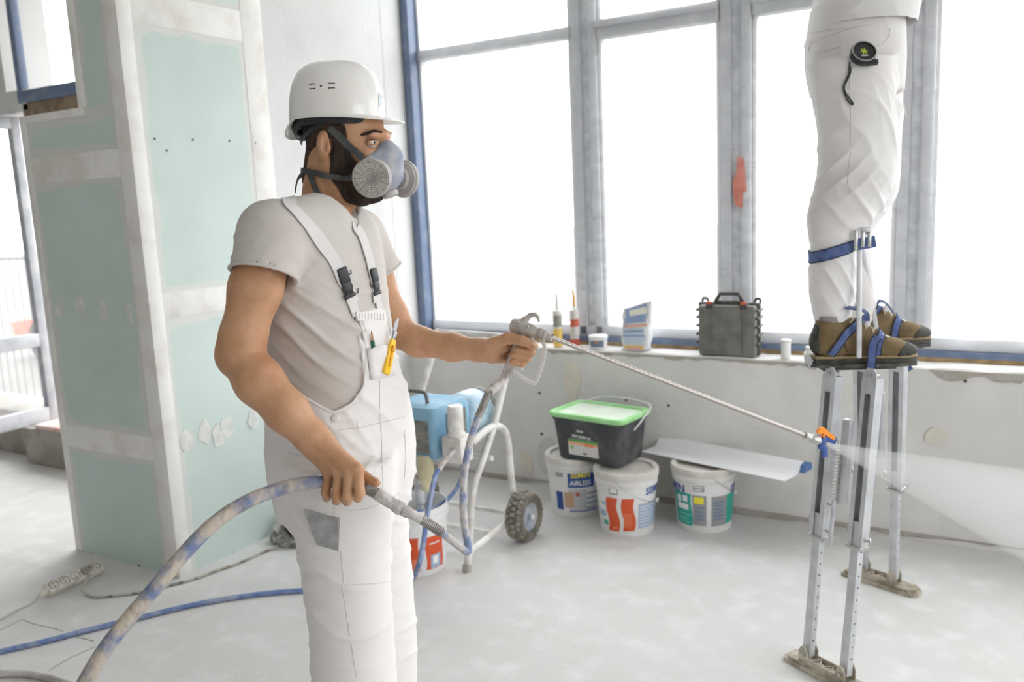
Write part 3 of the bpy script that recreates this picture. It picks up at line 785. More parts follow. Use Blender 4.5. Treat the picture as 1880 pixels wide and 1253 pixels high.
def seam(bvh, pxs, name='seam', material=None, r=.0010, parent=person, off=.0004, n=6):
    pts = []
    for i in range(len(pxs) - 1):
        for k in range(n): pts.append(np.array(pxs[i]) + (np.array(pxs[i + 1]) - np.array(pxs[i])) * k / n)
    pts.append(np.array(pxs[-1])); W = []
    for q in pts:
        p, nn = hit(bvh, q[0], q[1], off)
        if W and np.linalg.norm(p - W[-1]) > .08: continue
        W.append(p)
    b = MB(); b.tube(W, r, n=6); return b.build(name, material or m_seam, parent)
for line in ([(698, 640), (697, 700), (697, 775)], [(620, 790), (660, 786), (700, 776), (742, 766)], [(699, 776), (701, 830), (703, 885), (698, 925)],
             [(530, 830), (550, 838), (562, 836)], [(640, 938), (668, 936), (700, 925), (735, 905)], [(614, 945), (613, 905), (608, 870)],
             [(626, 1012), (632, 1075), (690, 1072), (742, 1062)], [(628, 1075), (640, 1150), (655, 1245)], [(558, 936), (584, 1000), (622, 1012), (624, 950)],
             [(672, 640), (700, 636), (712, 632)], [(655, 770), (657, 786)], [(652, 584), (680, 580), (698, 578)], [(742, 790), (745, 840), (742, 880)]):
    seam(bvh_o, line)
# crease roll along the bib edge
edge = [(652, 578), (660, 601), (667, 633), (668, 665), (666, 690), (664, 711), (648, 737), (633, 748), (612, 756), (594, 748), (581, 740), (562, 729)]
W = [hit(bvh_t, x, y, .0075)[0] for x, y in edge]; b = MB(); b.tube(smooth_path(W, 4), .0032, n=8); b.build('bib_edge', m_over, person)
p, n = hit(bvh_o, 615, 769, .0); b = MB(); b.lathe([(0, .0045), (.005, .0045), (.008, .003), (.0085, 0)], p, n, n=20); b.build('button', mat('white_button', rgb(220, 216, 212), .4), person)
# gathered elastic at the bib top and the two shoulder straps with clip buckles
m_strap = mat('white_webbing', rgb(222, 218, 216), .85, bump=.15, bscale=300, stretch=(1, 1, 6))
def strap(front, back_local, w=.030):
    pts = [hit(bvh_s, x, y, .0)[0] for x, y in front] + [BD.w(q) for q in back_local]
    pts = smooth_path(pts, 5); pp, nn = drape(bvh_s, pts, .0025)
    for _ in range(3): pp = [pp[0]] + [(pp[i - 1] + 2 * pp[i] + pp[i + 1]) / 4 + nn[i] * .0002 for i in range(1, len(pp) - 1)] + [pp[-1]]
    for _ in range(2): nn = [nv(nn[max(i - 1, 0)] + nn[i] + nn[min(i + 1, len(nn) - 1)]) for i in range(len(nn))]
    b = MB(); b.ribbon(pp, nn, w, .0025); return b.build('shoulder_strap', m_strap, person)
strap([(648, 556), (636, 530), (622, 498), (605, 468), (585, 440), (562, 412), (543, 390), (530, 376)], [P(530, 366, -.10), P(515, 400, -.05), P(508, 480, 0)])
strap([(690, 556), (685, 520), (677, 480), (668, 450), (658, 425), (650, 412)], [P(612, 366, .10), P(560, 400, .04), P(508, 500, 0)])
def clip(pa, pb):
    (a, na), (c, nc) = hit(bvh_s, *pa, .008), hit(bvh_s, *pb, .008); d = nv(c - a); n_ = nv(na + nc); n_ = nv(n_ - d * n_.dot(d)); s_ = np.cross(d, n_); L = np.linalg.norm(c - a)
    t = thing_part('buckle', m_black)
    b = MB(); b.box(a + d * L * .27, (L * .5, .026, .009), (d, s_, n_), bev=.003); o_ = b.build('buckle', m_black, person)
    b = MB(); b.box(a + d * L * .66, (L * .36, .020, .007), (d, s_, n_), bev=.002)
    for e in (-1, 1): b.tube([a + d * L * .45 + s_ * e * .009, a + d * L * .65 + s_ * e * .0135, a + d * L * .85 + s_ * e * .009], .0022, n=6)
    b.build('buckle_prong', m_black, o_)
    b = MB(); b.box(a + d * L * .92, (L * .14, .030, .006), (d, s_, n_), bev=.002); b.build('buckle_bar', m_black, o_)
def thing_part(*a): return None
clip((622, 492), (640, 546)); clip((679, 492), (688, 542))
for pts in ([(641, 548), (646, 562), (652, 580)], [(689, 544), (693, 560), (696, 578)]):
    W = [hit(bvh_s, x, y, .003) for x, y in pts]; b = MB(); b.ribbon([w[0] for w in W], [w[1] for w in W], .024, .003); b.build('bib_tab', m_strap, person)
for pts in ([(632, 507), (643, 503), (641, 496)], [(645, 541), (655, 537), (655, 531)]):
    W = [hit(bvh_s, x, y, .004)[0] for x, y in pts]; b = MB(); b.tube(W, .0013, n=6); b.build('strap_thread', mat('navy_thread', rgb(44, 48, 74), .8), person)
W = [hit(bvh_s, x, y, .006) for x, y in ((649, 583), (658, 583), (668, 582), (680, 581), (692, 580), (700, 579))]; b = MB(); b.ribbon([w[0] for w in W], [w[1] for w in W], .020, .006); b.build('bib_band', m_over, person)
for k in range(9):
    x = 653 + k * 5.4; W = [hit(bvh_s, x, y, .0125)[0] for y in (576, 582, 590)]; b = MB(); b.tube(W, [.0008, .0016, .0006], n=6); b.build('gather', m_over, person)
# bib pocket
pk = [(671, 640), (711, 634), (722, 690), (680, 698)]
b = MB(); G = []
for j in range(6):
    for i in range(6):
        u_, v_ = i / 5, j / 5; x = (pk[0][0] * (1 - u_) + pk[1][0] * u_) * (1 - v_) + (pk[3][0] * (1 - u_) + pk[2][0] * u_) * v_
        y = (pk[0][1] * (1 - u_) + pk[1][1] * u_) * (1 - v_) + (pk[3][1] * (1 - u_) + pk[2][1] * u_) * v_
        G.append(hit(bvh_o, x, y, .003 + .010 * math.sin(PI * u_) * (1 - v_))[0])
b.add(G, [(j * 6 + i, j * 6 + i + 1, (j + 1) * 6 + i + 1, (j + 1) * 6 + i) for j in range(5) for i in range(5)])
o_ = b.build('bib_pocket', m_over, person); md = o_.modifiers.new('thickness', 'SOLIDIFY'); md.thickness = .0025; md.offset = -1

# --- head, in a frame of its own
AH = math.radians(15)
HB = Body(at(622, 250, 1.995), AH); H = HB.px
Hd = Field((-.13, -.13, -.30), (.19, .13, .17), .0025)
def Hs(x, y, l, e):
    """traced on the side seen, mirrored for the other"""
    p = H(x, y, -l); return np.array([p[0], e * l, p[2]])
Hd.ell(H(627, 214), (.096, .077, .104), k=.02)
Hd.ell(H(655, 270), (.060, .056, .075), k=.04)
Hd.ell(H(684, 344), (.026, .030, .022), k=.03)
for e in (-1, 1):
    Hd.cone(Hs(612, 302, .044, e), Hs(676, 340, .020, e), .024, .022, k=.03)
    Hd.ell(Hs(678, 290, .030, e), (.022, .022, .024), k=.025)
    Hd.cone(Hs(702, 247, .012, e), Hs(682, 247, .044, e), .010, .008, k=.016)
    Hd.cone(Hs(684, 262, .040, e), Hs(690, 262, .090, e), .0095, .015, k=.006, op='s')
Hd.cone(H(704, 256), H(724, 300), .009, .0135, k=.016)
Hd.cone(H(606, 300), H(597, 410), .056, .062, k=.03)
Hd.cone(H(640, 345), H(634, 412), .034, .030, k=.03)
Hd.cone(H(606, 300, -.055), H(632, 405, -.02), .014, .012, k=.02)
headF = Hd.copy()
for e in (-1, 1):                                            # lids round the eyeball
    ec = Hs(683, 262, .0400, e); ed_ = nv(np.array([.62, e * .78, 0])); et_ = nv(np.array([.78, -e * .62, 0]))
    for el_, rr_, n_ in ((.50, .0025, 7), (-.42, .0020, 7)):
        arc = [ec + .0128 * nv(ed_ * math.cos(el_) * math.cos(az) + et_ * math.sin(az) * 1.0 + np.array([0, 0, math.sin(el_)]) * math.cos(az * .95)) for az in np.linspace(-1.25, 1.25, n_)]
        Hd.chain(arc, [rr_] * n_, k=.004)
    ear = [nv(np.array([.96, e * .26, -.1])), nv(np.array([-.26 * e, .96, 0])), np.array([.1, 0, .995])]
    Hd.ell(Hs(593, 267, .077, e), (.0185, .009, .034), k=.006, ax=ear)
    Hd.ell(Hs(597, 263, .088, e), (.0115, .0090, .023), k=.003, op='s', ax=ear)
    Hd.ell(Hs(603, 272, .080, e), (.006, .006, .010), k=.004, ax=ear)
hv, hq = Hd.surf(2); hvw = HB.w(hv); bvh_h = bvh_of(hvw, hq)

# --- arms with hands
def hand_field(lo, hi): return Field(lo, hi, .0026)
aR = [(sR, .054), (P(470, 530, -.222), .053), (P(447, 620, -.256), .046), (P(441, 652, -.262), .043), (P(476, 700, -.268), .0485), (P(528, 757, -.262), .042), (P(572, 802, -.246), .033), (P(588, 820, -.240), .030)]
lo = np.min([p for p, r in aR], 0) - .08; hi = np.max([p for p, r in aR], 0) + .08; lo[2] -= .10; hi[0] += .12
AR = hand_field(lo, hi)
AR.chain([p for p, r in aR], [r for p, r in aR], k=.02)
AR.ell(P(428, 655, -.262), (.022, .025, .03), k=.03)
wr = aR[-1][0]
mcp = [P(657, 862, -.252), P(641, 864, -.258), P(623, 867, -.256), P(604, 869, -.248)]
for i, m_ in enumerate(mcp):
    AR.cone(wr, m_, .026, .0125, k=.016)
    AR.ell(m_ + np.array([0, -.004, .002]), (.0115, .0105, .0115), k=.006)
AR.cone(P(600, 840, -.236), P(640, 862, -.236), .018, .012, k=.012)
fin = [[(657, 862, -.252), (660, 905, -.259), (657, 914, -.232), (652, 899, -.216)], [(641, 864, -.258), (638, 910, -.262), (637, 920, -.234), (636, 902, -.214)],
       [(623, 867, -.256), (618, 910, -.261), (618, 919, -.234), (618, 902, -.214)], [(604, 869, -.248), (598, 905, -.255), (600, 914, -.230), (602, 900, -.214)]]
for f_, s_ in zip(fin, (1.0, 1.02, .98, .88)):
    AR.chain([P(*q) for q in f_], [.0118 * s_, .0108 * s_, .0098 * s_, .0085 * s_], k=.0035)
AR.chain([P(606, 832, -.222), P(645, 860, -.214), P(671, 876, -.221), P(691, 887, -.230)], [.015, .0125, .0105, .0085], k=.006)
# tendons and veins on the back of the hand
for m_ in mcp: AR.cone(wr + np.array([.012, -.022, -.004]), m_ + np.array([0, -.011, .004]), .003, .0035, k=.007)
AR.chain([P(560, 800, -.272), P(600, 832, -.266), P(625, 850, -.268)], [.0022, .0022, .002], k=.004)
arv, arq = AR.surf(1)
aL = [(sL, .052), (P(688, 512, .212), .046), (P(718, 580, .232), .041), (P(733, 611, .236), .039), (P(768, 628, .232), .0375), (P(830, 638, .222), .033), (P(880, 643, .209), .0265), (P(903, 644, .204), .025)]
lo = np.min([p for p, r in aL], 0) - .08; hi = np.max([p for p, r in aL], 0) + .08; hi[0] += .12
AL = hand_field(lo, hi)
AL.chain([p for p, r in aL], [r for p, r in aL], k=.02)
wl = aL[-1][0]
mL = [P(931, 621, .226), P(928, 633, .230), P(922, 646, .230), P(917, 658, .226)]
for m_ in mL: AL.cone(wl, m_, .023, .0125, k=.016)
AL.cone(P(908, 632, .186), P(926, 636, .196), .017, .015, k=.014)
fl = [[(931, 621, .226), (967, 630, .221), (977, 633, .203), (972, 634, .188)], [(928, 633, .230), (968, 645, .220), (973, 648, .188), (948, 643, .174)],
      [(922, 646, .230), (961, 656, .220), (966, 659, .188), (940, 652, .174)], [(917, 658, .226), (952, 667, .216), (957, 669, .186), (938, 665, .175)]]
for f_, s_ in zip(fl, (1, 1, .96, .86)): AL.chain([P(*q) for q in f_], [.0118 * s_, .0105 * s_, .0098 * s_, .0088 * s_], k=.003)
AL.chain([P(902, 633, .188), P(932, 621, .170), P(957, 626, .166), P(979, 636, .168)], [.0165, .0138, .0118, .0095], k=.005)
alv, alq = AL.surf(1)
# hidden trunk so that the figure is whole inside its clothes
K = Field((-.32, -.30, .05), (.38, .30, 1.6), .012); K.loft(tor_rows, grow=-.014)
for lg in (legR, legL): K.loft([(u, cf, cl, a * .8, b_ * .8) for (u, cf, cl, a, b_) in lg], k=.03)
kv, kq = K.surf(1)
parts = [(hvw, hq), (BD.w(arv), arq), (BD.w(alv), alq), (BD.w(kv), kq)]
VV = np.concatenate([a for a, c in parts]); off = np.cumsum([0] + [len(a) for a, c in parts[:-1]]); QQ = np.concatenate([c + o_ for (a, c), o_ in zip(parts, off)])
link_mesh('body', quad_mesh('body', VV, QQ), m_skin, person, ang=180)
# thumb and finger nails
m_nail = mat('finger_nail', rgb(226, 190, 172), .35)
def nail(c, ax_f, ax_n, w=.005, l=.0065, parent=person):
    z = nv(ax_n); x = nv(np.asarray(ax_f) - z * np.dot(ax_f, z)); y = np.cross(z, x); b = MB(); b.ball(c, (l, w, .0016), (x, y, z), 12, 6); b.build('nail', m_nail, parent)
d_ = BD.w(P(979, 636, .168)) - BD.w(P(957, 626, .166)); nail(BD.w(P(980, 635, .168)) + nv(C - BD.w(P(980, 635, .168))) * .0075 + np.array([0, 0, .004]), d_, C - BD.w(P(980, 635, .168)) + np.array([0, 0, .6]))
d_ = BD.w(P(691, 887, -.23)) - BD.w(P(671, 876, -.221)); nail(BD.w(P(691, 885, -.23)) + np.array([0, 0, .0075]), d_, (0, 0, 1))

# --- beard, hair, eyes
def clip_field(base, grow, region):
    o_ = base.copy(); o_.F = np.maximum(o_.F - grow, region.F); return o_
rg = Hd.copy(); rg.F[:] = .3
for e in (-1, 1):
    rg.chain([Hs(622, 240, .074, e), Hs(624, 285, .070, e), Hs(634, 318, .058, e), Hs(655, 350, .042, e), H(688, 358, 0)], [.016, .020, .032, .034, .034], k=.012)
    rg.cone(Hs(650, 318, .058, e), Hs(700, 325, .03, e), .020, .014, k=.015)
bf = clip_field(headF, .0055, rg); bf.ell(H(668, 362), (.030, .030, .012), k=.02)
bv, bq = bf.surf(1); rn = np.random.RandomState(2); bv = bv + vnormals(bv, bq) * (rn.rand(len(bv), 1) - .4) * .0016
link_mesh('beard', quad_mesh('beard', HB.w(bv), bq), m_hair, person, ang=180)['label'] = 'full dark brown beard'
rg.F[:] = .3
rg.ell(H(592, 220), (.066, .1, .078), k=.01); rg.cone(H(572, 262), H(576, 312), .055, .042, k=.02)
for e in (-1, 1): rg.chain([Hs(585, 232, .075, e), Hs(612, 234, .075, e), Hs(624, 246, .074, e)], [.028, .026, .014], k=.01)
hf = clip_field(headF, .0030, rg); v_, q_ = hf.surf(1); v_ = v_ + vnormals(v_, q_) * (rn.rand(len(v_), 1) - .4) * .001
link_mesh('hair', quad_mesh('hair', HB.w(v_), q_), m_stub, person, ang=180)['label'] = 'short cropped brown hair'
m_eye = mat('eye_white', rgb(232, 226, 220), .2); m_iris = mat('grey_green_iris', rgb(70, 74, 60), .15); m_pup = mat('pupil', rgb(14, 12, 12), .1)
for e in (-1, 1):
    c_ = Hs(683, 262, .0400, e); cw = HB.w(c_); fw = HB.f; gaze = nv(fw * .80 - HB.l * .62)
    b = MB(); b.ball(cw, .0118, None, 20, 12); eo = b.build('eyeball', m_eye, person)
    b = MB(); b.ball(cw + gaze * .0075, (.0056, .0056, .0045), frame_from(gaze), 16, 8); b.build('iris', m_iris, eo)
    d2 = nv(fw * .62 + HB.l * e * .78); t2 = nv(fw * .78 - HB.l * e * .62); b = MB(); b.tube([cw + .0150 * nv(d2 * math.cos(.42) * math.cos(az) + t2 * math.sin(az) + HB.u * math.sin(.42) * math.cos(az * .95)) for az in np.linspace(-1.0, 1.0, 9)], [.0005, .0009, .0011, .0012, .0012, .0012, .0011, .0009, .0005], n=6); b.build('eyelashes', m_hair, person)
    b = MB(); b.ball(cw + gaze * .0102, (.0026, .0026, .0024), frame_from(gaze), 12, 6); b.build('pupil', m_pup, eo)
    W, _ = drape(bvh_h, [HB.w(Hs(x, y, l_, e)) for x, y, l_ in ((664, 248, .062), (674, 243, .056), (688, 240.5, .042), (700, 244, .024))], .0008)
    b = MB(); b.tube(smooth_path(W, 4), [.0018 + .0022 * math.sin(PI * (k + 1) / 14) for k in range(13)], n=8); b.build('eyebrow', m_hair, person)

# boots under the trouser hems (below the frame)
def boot(bd, c, name, parent, m_up, m_sole, yaw=0.0, L=.29):
    f_ = math.cos(yaw) * bd.f + math.sin(yaw) * bd.l; l_ = np.cross(bd.u, f_); tr = lambda p: np.asarray(c) + p[0] * f_ + p[1] * l_ + p[2] * np.array([0, 0, 1.0])
    Fd = Field((-.13, -.08, .0), (.22, .08, .17), .004)
    Fd.cone((-.05, 0, .13), (-.05, 0, .06), .048, .046, k=.02); Fd.ell((-.055, 0, .045), (.055, .04, .045), k=.03); Fd.ell((.05, 0, .040), (.11, .045, .038), k=.04); Fd.ell((.13, 0, .035), (.055, .048, .033), k=.03)
    Fd.cut((0, 0, -1), -.018); v, q = Fd.surf(1); o_ = link_mesh(name, quad_mesh(name, np.array([tr(p) for p in v]), q), m_up, parent, ang=180)
    poly = [(-.105, -.02), (-.095, -.036), (-.04, -.036), (.04, -.038), (.12, -.048), (.17, -.036), (.188, 0), (.17, .036), (.12, .048), (.04, .038), (-.04, .036), (-.095, .036), (-.105, .02)]
    b = MB(); b.prism(poly, np.asarray(c), f_, l_, .022); b.build('sole', m_sole, o_)
    return o_
m_boot = mat('beige_work_boot', rgb(170, 150, 122), .8, col2=rgb(140, 122, 98), scale=12); m_sole = mat('dark_sole', rgb(52, 50, 48), .8)
for lg in (legR, legL):
    u_, cf, cl, a_, b_ = min(lg); cc = BD.w((cf + .03, cl, 0)); cc[2] = 0; boot(BD, cc, 'boot', person, m_boot, m_sole)

# ================================================================ HARD HAT
hat_c = H(619, 217); hw = HB.w
m_hat = mat('white_hat_shell', rgb(244, 241, 237), .28, col2=rgb(238, 234, 229), scale=9, coat=.3, spec=.5)
hat = thing('hard_hat', hw(hat_c), 'white glossy hard hat with vent slots on the head of the spraying man', 'hard hat')
tilt = -.03
def hat_pt(th, ph):
    """th round the head (0 = front), ph from rim (0) to crown (pi/2)"""
    g, h = math.cos(ph) ** .62, math.sin(ph) ** .80
    f_ = .113 * math.cos(th) * g; l_ = .097 * math.sin(th) * g; u_ = .124 * h
    rdg = max(0, 1 - (abs(l_) / .030) ** 4) if abs(l_) < .030 else 0
    k = 1 + .040 * rdg * (1 if (f_ > -.06 or ph > .5) else .3) * min(1, ph * 3)
    f_ *= k; u_ *= 1 + .030 * rdg
    drop = -.030 * max(0, -math.cos(th) - .55) / .45 if math.cos(th) < -.55 else 0
    u_ += drop * (1 - math.sin(ph)) ** 2
    return np.array([f_, l_, u_ + tilt * f_])
nth, nph = 72, 22; vs = []; fs = []
ringl = []
for j in range(nph + 1):
    ph = PI / 2 * (j / nph) ** .9 * .9995
    for k in range(nth): vs.append(hat_pt(2 * PI * k / nth, ph))
for j in range(nph):
    for k in range(nth): fs.append((j * nth + k, j * nth + (k + 1) % nth, (j + 1) * nth + (k + 1) % nth, (j + 1) * nth + k))
n0 = len(vs)
for st in range(1, 6):                                        # brim rolls outwards, wide peak in front
    q = st / 5
    for k in range(nth):
        th = 2 * PI * k / nth; p = hat_pt(th, 0.0); c_, s_ = math.cos(th), math.sin(th)
        w = .007 + .040 * max(0, c_) ** 1.6 + .006 * max(0, -c_) ** 2
        r = nv([c_, s_, 0]); sag = -.004 * q - .010 * q * max(0, c_) ** 2 - .010 * q * q * max(0, -c_) ** 3
        vs.append(p + r * w * q + np.array([0, 0, sag]))
for st in range(5):
    a = 0 if st == 0 else n0 + (st - 1) * nth; c_ = n0 + st * nth
    for k in range(nth): fs.append((a + k, c_ + k, c_ + (k + 1) % nth, a + (k + 1) % nth))
b = MB(); b.add([hw(hat_c + v) for v in vs], fs); shell = b.build('shell', m_hat, hat, ang=60)
md = shell.modifiers.new('thickness', 'SOLIDIFY'); md.thickness = .0032; md.offset = -1
# black suspension band inside the rim and adjuster at the nape
b = MB(); b.tube([hw(hat_c + hat_pt(2 * PI * k / 40, 0.0) * np.array([.90, .90, 1]) + np.array([0, 0, -.006])) for k in range(40)], .01, n=8, closed=True, flat=(.004, .014)); b.build('suspension_band', m_black, hat)
b = MB(); W = [hw(H(x, y, l_)) for x, y, l_ in ((596, 226, -.085), (572, 236, -.075), (556, 252, -.045), (553, 262, 0), (556, 252, .045), (572, 236, .075), (596, 226, .085))]
b.tube(smooth_path(W, 5), .006, n=8, flat=(.0025, .007)); b.build('nape_strap', m_black, hat)
def hat_hit(px, py):
    me_ = shell.data; return None
bvh_hat = bvh_of(np.array([hw(hat_c + v) for v in vs[:n0]]), np.array([f for f in fs[:nph * nth]]))
for (x0, y0, x1, y1) in ((568, 155, 579, 154), (568, 163.5, 579, 162.5), (602, 153.3, 615, 153), (602, 162, 615, 161.5)):
    (a, na), (c_, nc) = hit(bvh_hat, x0, y0, -.001), hit(bvh_hat, x1, y1, -.001); b = MB(); b.tube([a, c_], .0018, n=8); b.build('vent_slot', mat('vent_dark', rgb(40, 34, 30), .8), hat)
a, na = hit(bvh_hat, 589.5, 158, -.0005); b = MB(); b.lathe([(0, .001), (.0024, .001), (.0026, 0)], a, na, n=12); b.build('vent_hole', MATS['vent_dark'], hat)
# square front badge ghost: raised plate on the forehead side
b = MB(); (a, na) = hit(bvh_hat, 701, 190, .0); 
G = [hit(bvh_hat, x, y, .0012)[0] for y in (172, 180, 188, 196) for x in (695, 699, 703)]
b.add(G, [(j * 3 + i, j * 3 + i + 1, (j + 1) * 3 + i + 1, (j + 1) * 3 + i) for j in range(3) for i in range(2)]); b.build('badge', mat('pale_blue_badge', rgb(196, 204, 212), .3), hat)

# ================================================================ RESPIRATOR
resp = thing('respirator', hw(H(700, 330)), 'blue-grey half-face respirator with two round grey filters and straps', 'respirator')
m_mask = mat('dusty_blue_rubber', rgb(136, 146, 168), .6, col2=rgb(182, 182, 186), scale=18, lo=.40, hi=.62)
m_filt = mat('grey_filter_plastic', rgb(176, 172, 170), .5, col2=rgb(198, 194, 190), scale=20); m_felt = mat('cream_filter_felt', rgb(226, 220, 208), .9)
m_sp = mat('dark_grey_webbing', rgb(72, 76, 76), .85, col2=rgb(92, 94, 92), scale=30, bump=.3, bscale=300)
Rf = Field((.02, -.09, -.17), (.19, .09, .06), .003)
Rf.chain([H(706, 264), H(716, 288), H(712, 318), H(704, 342)], [.012, .026, .032, .026], k=.02)
for e in (-1, 1):
    Rf.cone(H(708, 282, e * .012), H(676, 292, e * .052), .020, .008, k=.02); Rf.cone(H(704, 318, e * .015), H(672, 318, e * .055), .028, .016, k=.02)
v_, q_ = Rf.surf(2); link_mesh('facepiece', quad_mesh('facepiece', hw(v_), q_), m_mask, resp, ang=180)
FR = .0435
for e in (-1, 1):
    # local centre and facing of each filter
    c_ = H(681, 327, -.088); c_ = np.array([c_[0] + (0.0 if e < 0 else .012), e * .088, c_[2]]); n_ = nv(np.array([.20 if e < 0 else .35, e * 1.0, -.06]))
    cw = hw(c_); nw = nv(n_ @ HB.B)
    b = MB(); b.lathe([(0, -.026), (.024, -.026), (.026, -.018), (FR * .93, -.016), (FR, -.011), (FR, -.004), (FR * .985, 0), (FR * .93, .002), (FR * .90, -.001), (0, -.001)], cw, nw, n=48); fo = b.build('filter', m_filt, resp)
    b = MB(); b.lathe([(FR * 1.01, -.012), (FR * 1.035, -.010), (FR * 1.035, -.006), (FR * 1.01, -.004)], cw, nw, n=48); b.build('filter_rim', m_filt, fo)
    b = MB(); b.lathe([(0, .0005), (FR * .9, .0005)], cw, nw, n=32); b.build('filter_felt', m_felt, fo)
    x_, y_, z_ = frame_from(nw); b = MB()
    for q in (.24, .36, .48, .60, .72, .83): b.tube([cw + nw * .0012 + (x_ * math.cos(2 * PI * k / 40) + y_ * math.sin(2 * PI * k / 40)) * FR * q for k in range(40)], .0012, n=5, closed=True)
    b.lathe([(0, .0022), (FR * .2, .002), (FR * .22, .0005)], cw, nw, n=24)
    for k in range(16):
        d_ = x_ * math.cos(2 * PI * k / 16) + y_ * math.sin(2 * PI * k / 16); b.tube([cw + nw * .0013 + d_ * FR * .15, cw + nw * .0013 + d_ * FR * .9], .0012, n=5)
    b.build('filter_grille', mat('dusty_grille', rgb(140, 136, 134), .6, col2=rgb(168, 164, 160), scale=60), fo)
ev = hw(H(712, 345)); ed = nv(HB.f * .35 - HB.u)
b = MB(); b.lathe([(0, .022), (.017, .022), (.019, .019), (.019, .012), (.016, .009), (.015, -.012), (0, -.012)], ev, ed, n=28); b.build('exhale_valve', m_filt, resp)
b = MB(); b.box(hw(H(716, 322)), (.012, .030, .034), (HB.f, HB.l, HB.u), bev=.004); b.build('front_housing', mat('grey_housing', rgb(160, 164, 172), .5), resp)
def head_strap(pts, w=.015, extra=.0045, name='strap'):
    W, Nn = drape(bvh_h, smooth_path(pts, 6), extra); b = MB(); b.ribbon(W, Nn, w, .002); return b.build(name, m_sp, resp)
hp = lambda x, y: hit(bvh_h, x, y)[0]
head_strap([hp(668, 290), hp(648, 274), hp(626, 252), hp(606, 234)], .016)
head_strap([hp(652, 326), hp(630, 325), hp(605, 322), hp(582, 317), hw(H(567, 315, 0)), hw(H(582, 317, .05)), hw(H(640, 325, .06))], .013, .0065)
b = MB(); W, Nn = drape(bvh_h, smooth_path([hit(bvh_h, x, y)[0] for x, y in ((571, 315), (577, 335), (586, 356), (597, 374))], 5), .006); W.append(hw(H(605, 387, -.085))); Nn.append(Nn[-1])
b.ribbon(W, Nn, .014, .002); b.build('strap_tail', m_sp, resp)
b = MB(); W = smooth_path([hw(H(566, 314, -.02)), hw(H(550, 326, -.01)), hw(H(545, 340, 0)), hw(H(543, 352, .01))], 5); b.ribbon(W, [nv(-HB.l - HB.f * 2)] * len(W), .012, .002); b.build('strap_loop', m_sp, resp)

# ================================================================ THINGS IN HIS POCKETS
pk_a, n_a = hit(bvh_o, 684, 650, .005); pk_b, _ = hit(bvh_o, 678, 612, .007)
d_ = nv(pk_b - pk_a); tipP = pk_a + d_ * .052
pen = thing('pencil', pk_a - d_ * .022, 'short green carpenter pencil in the bib pocket', 'pencil')
b = MB(); b.cyl(pk_a - d_ * .022, tipP - d_ * .022, .0045, n=6); b.build('barrel', mat('green_pencil_paint', rgb(34, 112, 84), .5), pen)
b = MB(); b.cyl(tipP - d_ * .022, tipP - d_ * .006, .0045, .002, n=6); b.build('sharpened_wood', mat('pencil_wood', rgb(196, 160, 126), .8), pen)
b = MB(); b.cyl(tipP - d_ * .006, tipP, .0018, .0006, n=6); b.build('lead', mat('pencil_lead', rgb(60, 60, 62), .5), pen)
k0, nk = hit(bvh_o, 701, 689, .012); k1, _ = hit(bvh_o, 710, 630, .016); k1 = k0 + nv(at(712, 612, 1.0) * 0 + (k1 - k0)) * .082
dk = nv(k1 - k0); sk = nv(np.cross(dk, nk)); nk = np.cross(sk, dk)
kn = thing('utility_knife', k0, 'yellow snap-off utility knife clipped to the bib pocket', 'knife')
b = MB(); b.prism([(0, -.009), (.02, -.0095), (.078, -.008), (.088, -.006), (.088, .006), (.078, .008), (.02, .0095), (0, .008)], k0 + nk * .004, dk, sk, .008); b.build('handle', mat('yellow_plastic', rgb(250, 196, 24), .4, col2=rgb(252, 208, 70), scale=20), kn, ang=30)
b = MB(); b.box(k0 + dk * .045 + nk * .005, (.055, .005, .003), (dk, sk, nk), bev=.001); b.box(k0 + dk * .062 + nk * .0075, (.014, .008, .004), (dk, sk, nk), bev=.001); b.build('slider', mat('amber_slider', rgb(232, 160, 20), .4), kn)
b = MB(); b.box(k0 + dk * .098 + nk * .001, (.024, .012, .006), (dk, sk, nk), bev=.0015); b.build('collar', mat('knife_steel', rgb(150, 152, 156), .35, .8), kn)
b = MB(); b.prism([(.105, -.006), (.13, -.006), (.148, .002), (.144, .006), (.105, .006)], k0 - nk * .0005, dk, sk, .0012); b.build('blade', MATS['knife_steel'], kn, smooth=False)
cor = [hit(bvh_o, x, y, .003)[0] for x, y in ((559, 935), (622, 950), (622, 1010), (584, 999))]
b = MB(); nn_ = nv(np.cross(cor[1] - cor[0], cor[3] - cor[0])); nn_ = nn_ if nn_.dot(C - cor[0]) > 0 else -nn_
b.add([c_ for c_ in cor] + [c_ + nn_ * .003 for c_ in cor], [(0, 1, 2, 3), (7, 6, 5, 4), (0, 4, 5, 1), (1, 5, 6, 2), (2, 6, 7, 3), (3, 7, 4, 0)])
tag(b.build('scraper_blade', mat('worn_grey_metal', rgb(158, 158, 158), .5, .3, col2=rgb(184, 184, 184), scale=24), None, cor[3], smooth=False), 'worn grey flat scraper blade tucked into the thigh pocket of the overalls', 'scraper')

